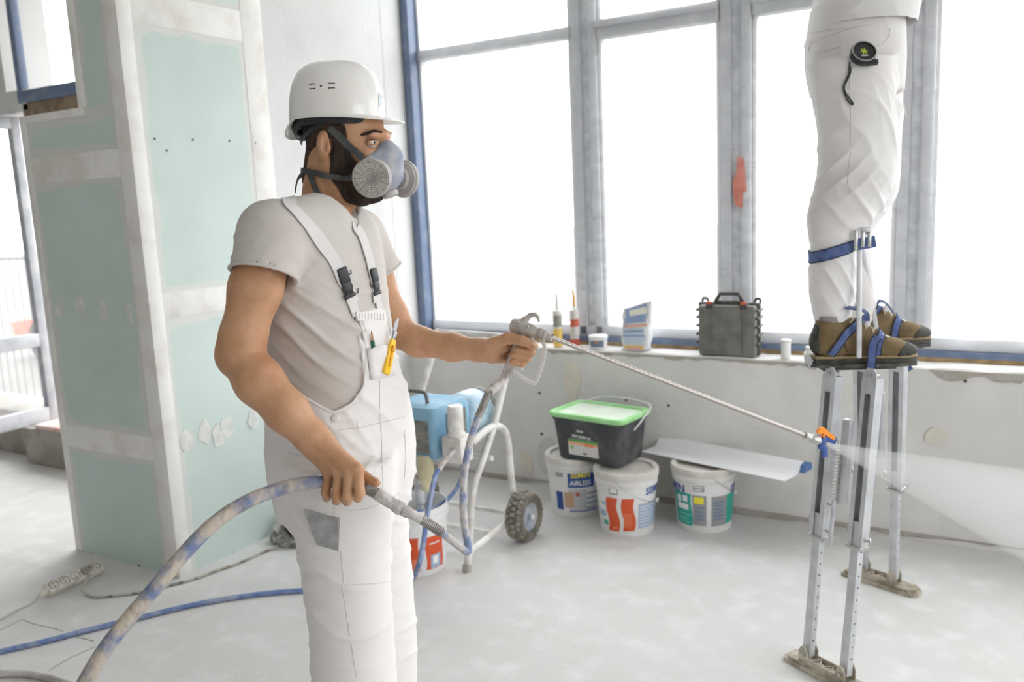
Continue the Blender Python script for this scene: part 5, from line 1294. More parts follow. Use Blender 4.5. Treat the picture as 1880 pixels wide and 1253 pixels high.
# ================================================================ HOSES
m_hose = mat('paint_caked_blue_hose', rgb(104, 120, 158), .75, col2=rgb(186, 174, 160), scale=20, lo=.36, hi=.56, detail=6, bump=.6, bscale=70, col3=rgb(120, 116, 116), scale3=30, lo3=.55, hi3=.75)
m_hose2 = mat('dusty_blue_hose', rgb(104, 126, 174), .7, col2=rgb(166, 172, 188), scale=20, lo=.42, hi=.7, bump=.3, bscale=80); m_fit = mat('caked_fitting', rgb(206, 200, 196), .7, col2=rgb(176, 168, 164), scale=40, bump=.5, bscale=120)
hs = thing('spray_hose', BD.w(P(640, 890, -.235)), 'thick paint-caked blue hose in the painter\'s right hand, running to the gun', 'hose')
hd = lambda x, y, d: at(x, y, d)
dep = lambda w: float(-(M.T @ (w - C))[2])
d0 = dep(BD.w(P(620, 888, -.235)))
main = [hd(668, 895, d0 - .01), hd(640, 889, d0), hd(600, 885, d0), hd(560, 888, d0 - .02), hd(520, 896, d0 - .05), hd(455, 921, d0 - .10), hd(395, 960, d0 - .14), hd(335, 1020, d0 - .18), hd(285, 1080, d0 - .21), hd(235, 1138, d0 - .23), hd(195, 1190, d0 - .25), hd(158, 1250, d0 - .26)]
last = main[-1]; main += [last + np.array([-.06, -.06, -.14]), last + np.array([-.14, -.13, -.34]), last + np.array([-.26, -.22, -.55]), np.array([last[0] - .45, last[1] - .3, .014]), np.array([last[0] - .9, last[1] - .1, .014])]
b = MB(); sp_ = smooth_path(main, 10); b.tube(sp_, [.0118 if i < 25 else .0140 for i in range(len(sp_))], n=14); b.build('hose_line', m_hose, hs)
def ribbed(a, c_, r, parent, n=14, name='spring_guard'):
    b = MB(); prof = []; L = np.linalg.norm(c_ - a)
    for i in range(n): h0 = L * i / n; h1 = L * (i + .5) / n; prof += [(r * .84, h0), (r, h0 + L * .12 / n), (r, h1), (r * .84, h1 + L * .1 / n)]
    b.lathe([(0, 0)] + prof + [(r * .8, L), (0, L)], a, c_ - a, n=16); return b.build(name, m_steel_rib, parent, ang=60)
m_steel_rib = mat('dusty_spring_steel', rgb(168, 164, 160), .5, .4, col2=rgb(140, 136, 132), scale=40)
e0, e1, e2, e3, e4 = hd(664, 893, d0 - .01), hd(690, 905, d0 - .005), hd(738, 936, d0 + .005), hd(774, 954, d0 + .015), hd(812, 979, d0 + .03)
ribbed(e0, e1, .0135, hs, 8)
b = MB(); b.lathe([(0, 0), (.0135, 0), (.0145, .006), (.0135, .03), (.0125, .045), (.0145, .05), (.0145, np.linalg.norm(e2 - e1) * .98), (.011, np.linalg.norm(e2 - e1)), (0, np.linalg.norm(e2 - e1))], e1, e2 - e1, n=20); b.build('coupling', m_fit, hs)
b = MB(); L_ = np.linalg.norm(e3 - e2); b.lathe([(0, 0), (.0125, 0), (.0125, L_ * .3), (.0105, L_ * .34), (.0105, L_), (0, L_)], e2, e3 - e2, n=18); b.build('swivel', m_fit, hs)
ribbed(e3, e4, .011, hs, 12)
dg = dep(g_(925, 695))
whip = [e4, hd(836, 998, d0 + .045), hd(850, 1009, d0 + .055), hd(857, 1013.5, d0 + .06), hd(860.5, 1010, d0 + .065), hd(858, 995, d0 + .07), hd(852, 960, d0 + .085), hd(850, 920, d0 + .105), hd(852, 875, d0 + .13), hd(860, 825, d0 + .15), hd(868, 795, d0 + .165), hd(878, 766, d0 + .18)]
b = MB(); b.tube(smooth_path(whip, 6), .0082, n=12); b.build('whip_hose', mat('caked_whip_hose', rgb(128, 142, 176), .75, col2=rgb(196, 190, 186), scale=34, lo=.36, hi=.58, bump=.5, bscale=90), hs)
w0, w1, w2 = hd(878, 766, d0 + .18), hd(897, 722, d0 + .19), g_(922, 698)
ribbed(w0, w1, .0098, hs, 14)
b = MB(); L_ = np.linalg.norm(w2 - w1); b.lathe([(0, 0), (.0105, 0), (.0105, L_ * .3), (.012, L_ * .34), (.012, L_ * .6), (.010, L_ * .65), (.010, L_), (0, L_)], w1, w2 - w1, n=18); b.build('swivel', m_fit, hs)

# ================================================================ PAINT MIST
def spray():
    a = TP + ld * .02; c_ = at(1905, 950, 2.50); d = nv(c_ - a); L = np.linalg.norm(c_ - a) + .25
    su_ = nv(np.array([0, 0, 1.0]) - d * d[2]); sv_ = np.cross(d, su_)
    b = MB(); n = 24; vs = []; fs = []
    st = [0, .1, .25, .5, .75, 1.0]
    for t in st:
        for k in range(n): an = 2 * PI * k / n; vs.append((L * t, (.003 + .050 * t * L / .6) * math.cos(an), (.005 + .098 * t * L / .6) * math.sin(an)))
    for i in range(len(st) - 1):
        for k in range(n): fs.append((i * n + k, i * n + (k + 1) % n, (i + 1) * n + (k + 1) % n, (i + 1) * n + k))
    fs.append(tuple(range(n))); fs.append(tuple((len(st) - 1) * n + k for k in range(n))[::-1])
    b.add(vs, fs); me = b.mesh('paint_mist')
    m = bpy.data.materials.new('white_paint_mist'); m.use_nodes = True; nt = m.node_tree; nt.nodes.clear()
    out = nt.nodes.new('ShaderNodeOutputMaterial'); vsn = nt.nodes.new('ShaderNodeVolumePrincipled'); vsn.inputs['Color'].default_value = (1, 1, 1, 1)
    tc = nt.nodes.new('ShaderNodeTexCoord'); sx = nt.nodes.new('ShaderNodeSeparateXYZ'); nt.links.new(tc.outputs['Object'], sx.inputs[0])
    ad = nt.nodes.new('ShaderNodeMath'); ad.operation = 'ADD'; ad.inputs[1].default_value = .03; nt.links.new(sx.outputs[0], ad.inputs[0])
    dv_ = nt.nodes.new('ShaderNodeMath'); dv_.operation = 'DIVIDE'; dv_.inputs[0].default_value = 2.7; nt.links.new(ad.outputs[0], dv_.inputs[1])
    nt.links.new(dv_.outputs[0], vsn.inputs['Density']); nt.links.new(vsn.outputs[0], out.inputs['Volume'])
    me.materials.append(m)
    o = bpy.data.objects.new('paint_mist', me); COL.objects.link(o)
    o.matrix_world = Matrix(((d[0], sv_[0], su_[0], a[0]), (d[1], sv_[1], su_[1], a[1]), (d[2], sv_[2], su_[2], a[2]), (0, 0, 0, 1)))
    return tag(o, 'fan of fine white paint mist leaving the spray nozzle', 'mist', None, 'stuff')
spray()

# ================================================================ BUCKETS ALONG THE WALL
m_pail = mat('white_pail_plastic', rgb(232, 231, 230), .4, col2=rgb(216, 213, 208), scale=9, lo=.5, hi=.8); m_dustlid = mat('dusty_lid', rgb(224, 220, 214), .7, col2=rgb(204, 198, 190), scale=8)
C_BLUE, C_OR, C_TEAL, C_GREY, C_LB, C_YEL = rgb(48, 78, 150), rgb(214, 84, 40), rgb(46, 164, 146), rgb(150, 150, 152), rgb(160, 178, 202), rgb(240, 226, 60)
ink = lambda n, c: mat('print_' + n, c, .45)
class Pail:
    H, RT, RB = .285, .142, .122
    def __init__(s, front, label, group, lid=True, scale=1.0):
        s.H, s.RT, s.RB = Pail.H * scale, Pail.RT * scale, Pail.RB * scale
        v = nv([front[0], front[1], 0]); s.c = np.array([front[0], front[1], 0]) + v * s.RB
        s.t = thing('paint_bucket', s.c, label, 'bucket', group)
        H, RT, RB = s.H, s.RT, s.RB; rr = lambda z: RB + (RT - RB) * z / H
        prof = [(0, .006), (RB - .012, .006), (RB - .01, 0), (RB - .002, 0), (RB, .004), (rr(H * .80), H * .80), (rr(H * .80) + .006, H * .805), (rr(H * .83) + .006, H * .825), (rr(H * .83), H * .83), (rr(H * .88), H * .88), (rr(H * .88) + .006, H * .885), (RT + .006, H * .93), (RT, H * .935), (RT, H), (RT - .004, H)]
        if not lid: prof += [(rr(H * .5) - .004, H * .5), (RB - .004, .012), (0, .012)]
        b = MB(); b.lathe(prof, s.c, n=56); b.build('pail', m_pail, s.t)
        if lid:
            b = MB(); b.lathe([(0, H - .004), (RT - .022, H - .004), (RT - .018, H + .008), (RT + .004, H + .010), (RT + .007, H + .006), (RT + .007, H - .022), (RT + .003, H - .024), (RT + .003, H - .004), (RT - .01, H - .004)], s.c, n=56); b.build('lid', m_dustlid, s.t)
    def ah(s, px, py):
        """angle and height on the bucket wall under a pixel"""
        r = ray(px, py); o = C - s.c; z = .15; best = None
        for _ in range(6):
            R = s.RB + (s.RT - s.RB) * z / s.H; A = r[0] ** 2 + r[1] ** 2; B_ = 2 * (o[0] * r[0] + o[1] * r[1]); D = o[0] ** 2 + o[1] ** 2 - R * R
            t = (-B_ - math.sqrt(max(B_ * B_ - 4 * A * D, 0))) / (2 * A); p = o + r * t; z = p[2]
        return math.atan2(p[1], p[0]), z
    def pt(s, a, z, off): R = s.RB + (s.RT - s.RB) * z / s.H + off; return s.c + np.array([R * math.cos(a), R * math.sin(a), z])
    def patch(s, x0, x1, y0, y1, material, off=.0008, wave=0.0, name='label_print'):
        (a0, _), (a1, _) = s.ah(x0, (y0 + y1) / 2), s.ah(x1, (y0 + y1) / 2)
        if a1 < a0 - PI: a1 += 2 * PI
        xm = (x0 + x1) / 2; zt, zb = s.ah(xm, y0)[1], s.ah(xm, y1)[1]; n = 10; m = 8; vs = []
        for j in range(m + 1):
            z = zb + (zt - zb) * j / m
            for i in range(n + 1): vs.append(s.pt(a0 + (a1 - a0) * i / n + wave * math.sin(2 * PI * j / m), z, off))
        b = MB(); b.add(vs, [(j * (n + 1) + i, j * (n + 1) + i + 1, (j + 1) * (n + 1) + i + 1, (j + 1) * (n + 1) + i) for j in range(m) for i in range(n)])
        return b.build(name, material, s.t)
    def text(s, txt, px, py, hpx, material, off=.0014, bold=None, squeeze=1.0):
        a, z = s.ah(px, py); z2 = s.ah(px, py + hpx)[1]; size = (z - z2) * 1.35; vs, fs = text_geo(txt, size, size * .022 if bold is None else bold)
        R = s.RB + (s.RT - s.RB) * z / s.H
        b = MB(); b.add([s.pt(a + x * squeeze / R, z + y, off) for x, y, _ in vs], fs); return b.build('lettering', material, s.t, smooth=False)
    def lines(s, x0, x1, y0, y1, n, material, off=.0014):
        for i in range(n): yy = y0 + (y1 - y0) * (i + .5) / n; s.patch(x0, x1 - (3 if i % 2 else 0), yy - (y1 - y0) / n * .22, yy + (y1 - y0) / n * .22, material, off, name='print_line')
    def bail(s, xa, ya, xb, yb, sag):
        a0, z0 = s.ah(xa, ya); a1, z1 = s.ah(xb, yb); W = []
        for k in range(15): t = k / 14; a = a0 + (a1 - a0) * t; W.append(s.pt(a, z0 + (z1 - z0) * t - sag * 4 * t * (1 - t), .009))
        b = MB(); b.tube(W, .0016, n=6); b.build('bail_wire', m_steel, s.t)
        b = MB(); b.tube(W[-3:], .007, n=10); b.build('bail_grip', m_pail, s.t)
GB = 'white lidded buckets by the window wall'
b1 = Pail(onz(1060, 952, 0), 'white bucket with yellow and white lettering on a blue label, under the black tub', GB)
b1.patch(1042, 1090, 867, 896, ink('blue', C_BLUE)); b1.text('SEMIN', 1066, 874, 10, ink('yellow', C_YEL), squeeze=.95); b1.text('AIRLESS', 1066, 888, 9, ink('white', rgb(238, 238, 238)), squeeze=.9)
b1.patch(1020, 1033, 865, 876, ink('grey', C_GREY)); b1.patch(1023, 1034, 903, 935, ink('blue', C_BLUE)); b1.patch(1044, 1076, 900, 936, ink('pale', rgb(196, 196, 200))); b1.patch(1037, 1054, 905, 932, ink('sand', rgb(196, 160, 132)), .0011); b1.patch(1057, 1064, 905, 912, ink('red', rgb(196, 90, 70)), .0014)
b1.lines(1076, 1096, 900, 936, 4, ink('light_blue', C_LB)); b1.patch(1046, 1096, 937, 940, ink('violet', rgb(120, 126, 180)))
b2 = Pail(onz(1152, 987, 0), 'white bucket with two wavy orange label panels, in front of its neighbour', GB)
b2.patch(1116, 1135, 915, 975, ink('orange', C_OR), wave=.06); b2.patch(1143, 1165, 917, 976, ink('orange', C_OR), wave=.05); b2.lines(1145, 1162, 944, 970, 6, ink('pale_orange', rgb(232, 130, 92)))
b2.patch(1118, 1134, 896, 909, ink('grey', C_GREY)); b2.patch(1120, 1132, 899, 906, ink('white', rgb(238, 238, 238)), .0014); b2.text('SEMIN', 1201, 897, 13, ink('blue', C_BLUE)); b2.patch(1172, 1201, 924, 968, ink('light_blue', C_LB)); b2.lines(1175, 1199, 926, 966, 7, ink('pale_print', rgb(206, 214, 226)))
b2.patch(1105, 1114, 922, 926, ink('light_blue', C_LB)); b2.patch(1103, 1113, 936, 946, ink('light_blue', C_LB)); b2.patch(1110, 1117, 955, 963, ink('teal', C_TEAL)); b2.patch(1125, 1134, 968, 972, ink('pale_orange', rgb(232, 130, 92)), .0014)
b2.bail(1130, 885, 1206, 916, .03)
b3 = Pail(onz(1293, 980, 0), 'white bucket with teal and grey label panels, under the white trowel blade', GB)
b3.patch(1243, 1270, 905, 962, ink('teal', C_TEAL), wave=.03); b3.patch(1272, 1297, 911, 966, ink('grey', C_GREY)); b3.patch(1306, 1333, 912, 966, ink('grey', C_GREY)); b3.patch(1333, 1345, 906, 958, ink('teal', C_TEAL), wave=.03)
b3.text('SEMIN', 1240, 891, 14, ink('blue', C_BLUE)); b3.text('SEMIN', 1355, 890, 14, ink('blue', C_BLUE)); b3.patch(1245, 1251, 908, 919, ink('white', rgb(238, 238, 238)), .0014); b3.patch(1254, 1262, 910, 921, ink('white', rgb(238, 238, 238)), .0014); b3.patch(1246, 1264, 924, 934, ink('white', rgb(238, 238, 238)), .0014); b3.patch(1274, 1292, 914, 926, ink('yellow', C_YEL), .0014)
b3.lines(1276, 1294, 930, 958, 4, ink('slate', rgb(104, 124, 156))); b3.lines(1310, 1330, 920, 956, 6, ink('slate', rgb(104, 124, 156))); b3.lines(1247, 1268, 940, 960, 3, ink('pale_teal', rgb(110, 196, 184))); b3.patch(1272, 1293, 892, 904, ink('grey', C_GREY)); b3.lines(1274, 1291, 893, 903, 2, ink('white', rgb(238, 238, 238)))
b3.bail(1304, 875, 1348, 905, .012)
b4 = Pail(onz(768, 1061, 0), 'white bucket with orange label panels standing under the sprayer pump', None, lid=False)
b4.patch(742, 770, 990, 1050, ink('orange', C_OR), wave=.03); b4.patch(782, 812, 984, 1044, ink('orange', C_OR), wave=.03); b4.patch(756, 772, 1028, 1050, ink('pale_orange', rgb(232, 130, 92)), .0014); b4.patch(791, 808, 1017, 1042, ink('light_blue', C_LB), .0014); b4.patch(795, 804, 1020, 1034, ink('white', rgb(238, 238, 238)), .002); b4.patch(788, 806, 996, 998, ink('white', rgb(238, 238, 238)), .0014)

# black tub with a green lid, standing across two bucket lids
ZT = Pail.H + .0105
tub = thing('plastic_tub', (-1.675, 3.57, ZT), 'black rectangular tub with light green lid on top of two buckets', 'tub')
tx, ty = nv([.413, -.057, 0]), nv([.057, .413, 0]); tc_ = np.array([-1.675, 3.575, 0])
m_tub = mat('dusty_black_plastic', rgb(62, 64, 66), .55, col2=rgb(98, 98, 98), scale=10, lo=.5, hi=.75, bump=.1); m_gl = mat('green_lid_plastic', rgb(152, 214, 140), .45, col2=rgb(170, 222, 160), scale=12)
def rrect(w, d, r, n=5):
    out = []
    for (sx, sy, a0) in ((1, 1, 0), (-1, 1, PI / 2), (-1, -1, PI), (1, -1, 1.5 * PI)):
        for k in range(n + 1): a = a0 + PI / 2 * k / n; out.append((sx * (w / 2 - r) + r * math.cos(a), sy * (d / 2 - r) + r * math.sin(a)))
    return out
def rloft(levels, org, ux, uy, cap_top=True, cap_bot=True):
    b = MB(); vs = []; n = None
    for (w, d, r, z) in levels:
        q = rrect(w, d, r); n = len(q); vs += [org + ux * a + uy * c_ + np.array([0, 0, z]) for a, c_ in q]
    fs = [(i * n + k, i * n + (k + 1) % n, (i + 1) * n + (k + 1) % n, (i + 1) * n + k) for i in range(len(levels) - 1) for k in range(n)]
    if cap_bot: fs.append(tuple(range(n - 1, -1, -1)))
    if cap_top: fs.append(tuple((len(levels) - 1) * n + k for k in range(n)))
    b.add(vs, fs); return b
rloft([(.335, .215, .03, ZT), (.345, .225, .035, ZT + .004), (.385, .255, .04, ZT + .19), (.398, .268, .04, ZT + .192), (.40, .27, .04, ZT + .212)], tc_, tx, ty).build('tub_body', m_tub, tub, ang=35)
rloft([(.41, .28, .04, ZT + .205), (.418, .288, .042, ZT + .208), (.42, .29, .042, ZT + .222), (.41, .28, .04, ZT + .228), (.375, .245, .03, ZT + .228), (.365, .235, .03, ZT + .216)], tc_, tx, ty, cap_top=False).build('lid_rim', m_gl, tub, ang=35)
rloft([(.367, .237, .03, ZT + .214), (.367, .237, .03, ZT + .217)], tc_, tx, ty).build('lid_panel', mat('pale_dusty_lid', rgb(214, 228, 208), .6, col2=rgb(206, 212, 200), scale=9), tub, ang=35)
b = MB(); W = [tc_ + tx * .21 - ty * .04 + np.array([0, 0, ZT + .165]), tc_ + tx * .222 + ty * .02 + np.array([0, 0, ZT + .205]), tc_ + tx * .20 + ty * .13 + np.array([0, 0, ZT + .245]), tc_ + tx * .05 + ty * .16 + np.array([0, 0, ZT + .255]), tc_ - tx * .12 + ty * .15 + np.array([0, 0, ZT + .240]), tc_ - tx * .208 + ty * .06 + np.array([0, 0, ZT + .19]), tc_ - tx * .21 + np.array([0, 0, ZT + .165])]
b.tube(smooth_path(W, 5), .004, n=8); b.build('handle', mat('grey_handle', rgb(206, 206, 206), .5), tub)
def on_front(a0, a1, z0, z1, material, off, name='label_print'):
    f_ = lambda a, z: tc_ + tx * a - ty * ((.225 + (.255 - .225) * (z - ZT) / .19) / 2 + off) + np.array([0, 0, z]); b = MB(); b.add([f_(a0, z0), f_(a1, z0), f_(a1, z1), f_(a0, z1)], [(0, 1, 2, 3)]); return b.build(name, material, tub, smooth=False)
on_front(-.10, .065, ZT + .028, ZT + .105, ink('tub_white', rgb(214, 210, 204)), .0025); on_front(-.10, .065, ZT + .093, ZT + .105, ink('green', rgb(96, 168, 92)), .0032); on_front(-.10, .065, ZT + .080, ZT + .093, ink('peach', rgb(236, 168, 128)), .0032); on_front(-.01, .04, ZT + .078, ZT + .090, ink('orange_lt', rgb(236, 128, 72)), .0036); on_front(-.09, -.07, ZT + .056, ZT + .074, ink('leaf', rgb(150, 184, 120)), .0034)
on_front(-.02, .0, ZT + .036, ZT + .044, ink('dark', rgb(60, 60, 60)), .0034)
for (a0, a1, z) in ((-.075, -.045, .123), (-.040, .005, .121), (.010, .028, .119)): on_front(a0, a1, ZT + z - .006, ZT + z + .006, ink('faded_white', rgb(190, 190, 188)), .0032, 'print_line')
on_front(-.048, -.010, ZT + .142, ZT + .153, ink('faded_white', rgb(190, 190, 188)), .0032, 'print_line'); on_front(-.085, .045, ZT + .109, ZT + .111, ink('faded_white', rgb(190, 190, 188)), .0032, 'print_line')

# long white trowel blade lying on the bucket lid
p0, p1 = onz(1176, 829, .302), onz(1440, 883, .302); bl = nv(p1 - p0); bw = np.array([-bl[1], bl[0], 0]); LB = np.linalg.norm(p1 - p0)
zc = Pail.H + .011
tr_ = thing('trowel_blade', np.array([*((p0 + p1) / 2 + bw * .11)[:2], zc]), 'long white smoothing blade with blue end cap lying on a bucket lid', 'trowel')
prof = [(0, .003), (.06, .0), (.115, .0), (.14, .014), (.155, .034), (.185, .040), (.205, .034), (.212, .014)]
b = MB(); vs = []
for (w, z) in prof: 
    for e, q in ((0, 0), (1, 0)): vs.append((p0 if e == 0 else p1) * np.array([1, 1, 0]) + bw * w + np.array([0, 0, zc + z + .003]))
for (w, z) in prof:
    for e in (0, 1): vs.append((p0 if e == 0 else p1) * np.array([1, 1, 0]) + bw * w + np.array([0, 0, zc + z]))
k = len(prof); fs = []
for i in range(k - 1): fs += [(2 * i, 2 * i + 1, 2 * i + 3, 2 * i + 2), (2 * (k + i), 2 * (k + i) + 2, 2 * (k + i) + 3, 2 * (k + i) + 1)]
fs += [(0, 2 * k, 2 * k + 1, 1), (2 * k - 2, 2 * k - 1, 4 * k - 1, 4 * k - 2)]
for i in range(k - 1): fs += [(2 * i, 2 * i + 2, 2 * (k + i) + 2, 2 * (k + i)), (2 * i + 1, 2 * (k + i) + 1, 2 * (k + i) + 3, 2 * i + 3)]
b.add(vs, fs); b.build('blade', mat('white_coated_steel', rgb(238, 238, 240), .35), tr_, ang=50)
b = MB(); b.tube([p0 * np.array([1, 1, 0]) + bw * .183 + bl * .03 + np.array([0, 0, zc + .026]), p1 * np.array([1, 1, 0]) + bw * .183 - bl * .01 + np.array([0, 0, zc + .026])], .012, n=12); b.build('core_tube', m_al, tr_)
b = MB(); b.prism([(.135, .006), (.15, .036), (.185, .044), (.21, .036), (.218, .006)], p1 * np.array([1, 1, 0]) + np.array([0, 0, zc]), bw, np.array([0, 0, 1.0]), .022); b.build('end_cap', mat('blue_cap', rgb(78, 112, 160), .5), tr_, ang=30)

# ================================================================ AIRLESS SPRAYER
XR, XL = -1.92, -2.43
spr = thing('airless_sprayer', (-2.15, 2.95, 0), 'white-framed airless paint sprayer on wheels with blue taped motor box', 'sprayer')
m_wt = mat('white_painted_tube', rgb(226, 224, 220), .5, col2=rgb(204, 198, 190), scale=14)
ox = lambda x, y, X: onx(x, y, X)
h_r = [np.array([XR, 2.765, .0]), ox(862, 990, XR), ox(868, 905, XR), ox(886, 845, XR), ox(905, 788, XR), ox(922, 720, XR), ox(934, 665, XR), ox(939, 640, XR)]
top = ox(936, 622, XR); tl = ox(800, 612, XL)
hnd = h_r + [top, top + np.array([-.05, .0, .008]), tl + np.array([.05, 0, .005]), tl, ox(797, 640, XL), ox(783, 690, XL), ox(768, 740, XL), ox(745, 830, XL), np.array([XL, 2.80, .25]), np.array([XL, 2.765, .0])]
b = MB(); b.tube(smooth_path(hnd, 5), .0155, n=12); b.build('frame_handle', m_wt, spr)
for X in (XR, XL): b = MB(); b.cyl((X, 2.765, 0), (X, 2.765, .03), .019, n=14); b.build('foot_cap', mat('foot_rubber', rgb(170, 164, 156), .8), spr)
WC = at(947, 943, 3.87); WC[0] = XR + .02; WC[2] = .112
for X in (XR, XL):
    b = MB(); b.tube(smooth_path([ox(866, 815, XR) * np.array([0, 1, 1]) + np.array([X, 0, 0]), ox(893, 790, XR) * np.array([0, 1, 1]) + np.array([X, 0, 0]), ox(915, 783, XR) * np.array([0, 1, 1]) + np.array([X, 0, 0]), ox(930, 800, XR) * np.array([0, 1, 1]) + np.array([X, 0, 0]), ox(936, 850, XR) * np.array([0, 1, 1]) + np.array([X, 0, 0]), np.array([X, WC[1], .13])], 6), .016, n=12); b.build('frame_arch', m_wt, spr)
    b = MB(); b.cyl((X, 2.77, .075), (X, WC[1], .10), .0145, n=12); b.build('frame_rail', m_wt, spr)
b = MB(); b.cyl((XL - .05, WC[1], WC[2]), (XR + .07, WC[1], WC[2]), .011, n=12); b.build('axle', m_wt, spr)
for dz, y in ((.42, 3.0), (.10, 2.95)): b = MB(); b.cyl((XL, y, dz), (XR, y, dz), .012, n=12); b.build('cross_bar', m_wt, spr)
def wheel(X):
    RW, HWD = .112, .042; c_ = np.array([X, WC[1], RW]); ax_ = np.array([1.0, 0, 0])
    b = MB(); b.lathe([(.062, -HWD * .8), (.075, -HWD), (.098, -HWD), (.107, -HWD * .7), (.109, 0), (.107, HWD * .7), (.098, HWD), (.075, HWD), (.062, HWD * .8)], c_, ax_, n=48); w = b.build('tyre', mat('dusty_tyre', rgb(122, 116, 106), .9, col2=rgb(96, 92, 84), scale=20), spr)
    b = MB()
    for k in range(26):
        for j, off in ((-1, 0), (0, .5), (1, 0)):
            a = 2 * PI * (k + off) / 26; r_ = np.array([0, math.cos(a), math.sin(a)]); tt_ = np.array([0, -math.sin(a), math.cos(a)])
            b.box(c_ + r_ * (.109 if j == 0 else .1045) + ax_ * j * HWD * .66, (.020, .017, .010), (nv(ax_ + tt_ * (.5 if j else 0) * j), nv(tt_ - ax_ * (.5 if j else 0) * j), r_))
    o_ = b.build('tread_blocks', mat('tread_dust', rgb(164, 156, 144), .95, col2=rgb(120, 114, 104), scale=40), w, smooth=False); o_['kind'] = 'stuff'
    b = MB(); b.lathe([(.0, HWD * .9), (.012, HWD * .9), (.014, HWD * .55), (.045, HWD * .3), (.056, HWD * .65), (.064, HWD * .8), (.066, HWD * .6), (.06, 0)], c_, ax_, n=32); b.lathe([(.0, -HWD * .9), (.012, -HWD * .9), (.014, -HWD * .55), (.045, -HWD * .3), (.056, -HWD * .65), (.064, -HWD * .8), (.066, -HWD * .6), (.06, 0)], c_, ax_, n=32)
    b.build('rim', mat('blue_grey_rim', rgb(148, 158, 176), .5, col2=rgb(176, 178, 182), scale=14), w)
    b = MB(); b.cyl(c_ + ax_ * HWD * .8, c_ + ax_ * (HWD + .006), .012, n=14); b.build('hub_cap', m_wt, w)
wheel(XR + .05); wheel(XL - .02)
# motor housing wrapped in blue tape: box in front, rounded motor behind
m_tape = mat('blue_masking_tape', rgb(112, 160, 190), .6, col2=rgb(150, 186, 206), scale=9, lo=.42, hi=.7, bump=.25, bscale=30); m_cover = mat('dusty_grey_plastic', rgb(108, 106, 100), .6, col2=rgb(142, 138, 130), scale=14, lo=.4, hi=.7, stretch=(1, 1, 3))
fx_, fy_ = nv([1, -.02, 0]), nv([.02, 1, 0])
mz0, mz1 = .50, .715
q0 = at(802, 845, 3.40); X1 = q0[0]; YF_ = q0[1]
mc = np.array([X1 - .125, YF_ + .13, 0])
rloft([(.225, .24, .02, mz0), (.25, .26, .025, mz0 + .02), (.25, .26, .025, mz1 - .03), (.23, .24, .03, mz1 - .004), (.18, .19, .03, mz1 + .002)], mc, fx_, fy_).build('motor_box', m_tape, spr, ang=35)
b = MB(); b.box(mc + np.array([.018, -.131, (mz0 + mz1) / 2 - .012]), (.150, .004, .135), bev=.0015); b.build('control_panel', m_cover, spr)
b = MB(); b.box(mc + np.array([.126, .02, (mz0 + mz1) / 2 - .01]), (.004, .14, .16), bev=.0015); b.build('side_grille', m_cover, spr)
b = MB(); mcc = mc + np.array([.035, .13, .60]); b.lathe([(0, 0), (.085, 0), (.10, .015), (.105, .05), (.105, .19), (.09, .215), (0, .22)], mcc, (0, 1, 0), n=32); b.build('motor_drum', mat('taped_motor_film', rgb(176, 198, 208), .4, col2=rgb(120, 150, 172), scale=8, lo=.45, hi=.65), spr)
b = MB(); b.lathe([(.1055, .17), (.108, .172), (.108, .20), (.095, .215)], mcc, (0, 1, 0), n=32); b.build('fan_cowl', m_cover, spr)
hz = mz1; b = MB(); b.tube(smooth_path([mc + np.array([-.075, -.06, hz - .005]), mc + np.array([-.075, -.06, hz + .035]), mc + np.array([-.06, -.06, hz + .047]), mc + np.array([.02, -.06, hz + .047]), mc + np.array([.038, -.06, hz + .035]), mc + np.array([.045, -.06, hz - .005])], 4), .008, n=8); b.build('lift_handle', mat('grey_lift_handle', rgb(104, 102, 100), .5), spr)
# filter, manifold, pump
fc_ = at(838, 800, 3.38); fz0 = fc_[2]
b = MB(); b.lathe([(0, 0), (.036, 0), (.036, .012), (.031, .016), (.031, .115), (.028, .122), (0, .122)], fc_, n=28); b.build('filter_housing', m_wt, spr)
b = MB(); b.box(fc_ + np.array([-.005, .01, -.055]), (.095, .09, .11), bev=.012); b.build('manifold', m_wt, spr)
b = MB(); b.cyl(fc_ + np.array([.01, -.035, -.05]), at(812, 852, 3.30), .013, .010, n=12); b.build('outlet', m_fit, spr)
pc = mc + np.array([.055, -.02, 0]); pc = at(782, 868, 3.45) * np.array([1, 1, 0])
b = MB(); b.lathe([(0, .52), (.030, .52), (.034, .50), (.034, .415), (.028, .405), (.028, .38), (.020, .37), (0, .37)], pc, n=24); b.build('pump_body', mat('cream_pump', rgb(214, 206, 172), .55, col2=rgb(196, 186, 150), scale=16), spr)
b = MB(); b.lathe([(0, .38), (.022, .38), (.022, .30), (.013, .29), (.013, .03), (.026, .02), (.026, .016), (0, .016)], np.array([*((pc + b4.c) / 2)[:2], 0]), n=18); b.build('suction_tube', m_al, spr)
b = MB(); b.tube(smooth_path([at(745, 893, 3.5), at(757, 886, 3.46), at(770, 885, 3.44), pc + np.array([0, 0, .38])], 4), .014, n=10); b.build('drain_elbow', m_fit, spr)
b = MB(); b.tube(smooth_path([at(700, 938, 3.4), at(740, 942, 3.46), at(775, 940, 3.52), at(812, 925, 3.6), at(838, 898, 3.68), at(850, 868, 3.72), at(848, 840, 3.66), fc_ + np.array([.03, .05, -.09])], 6), .0095, n=10); b.build('return_hose', m_hose2, spr)
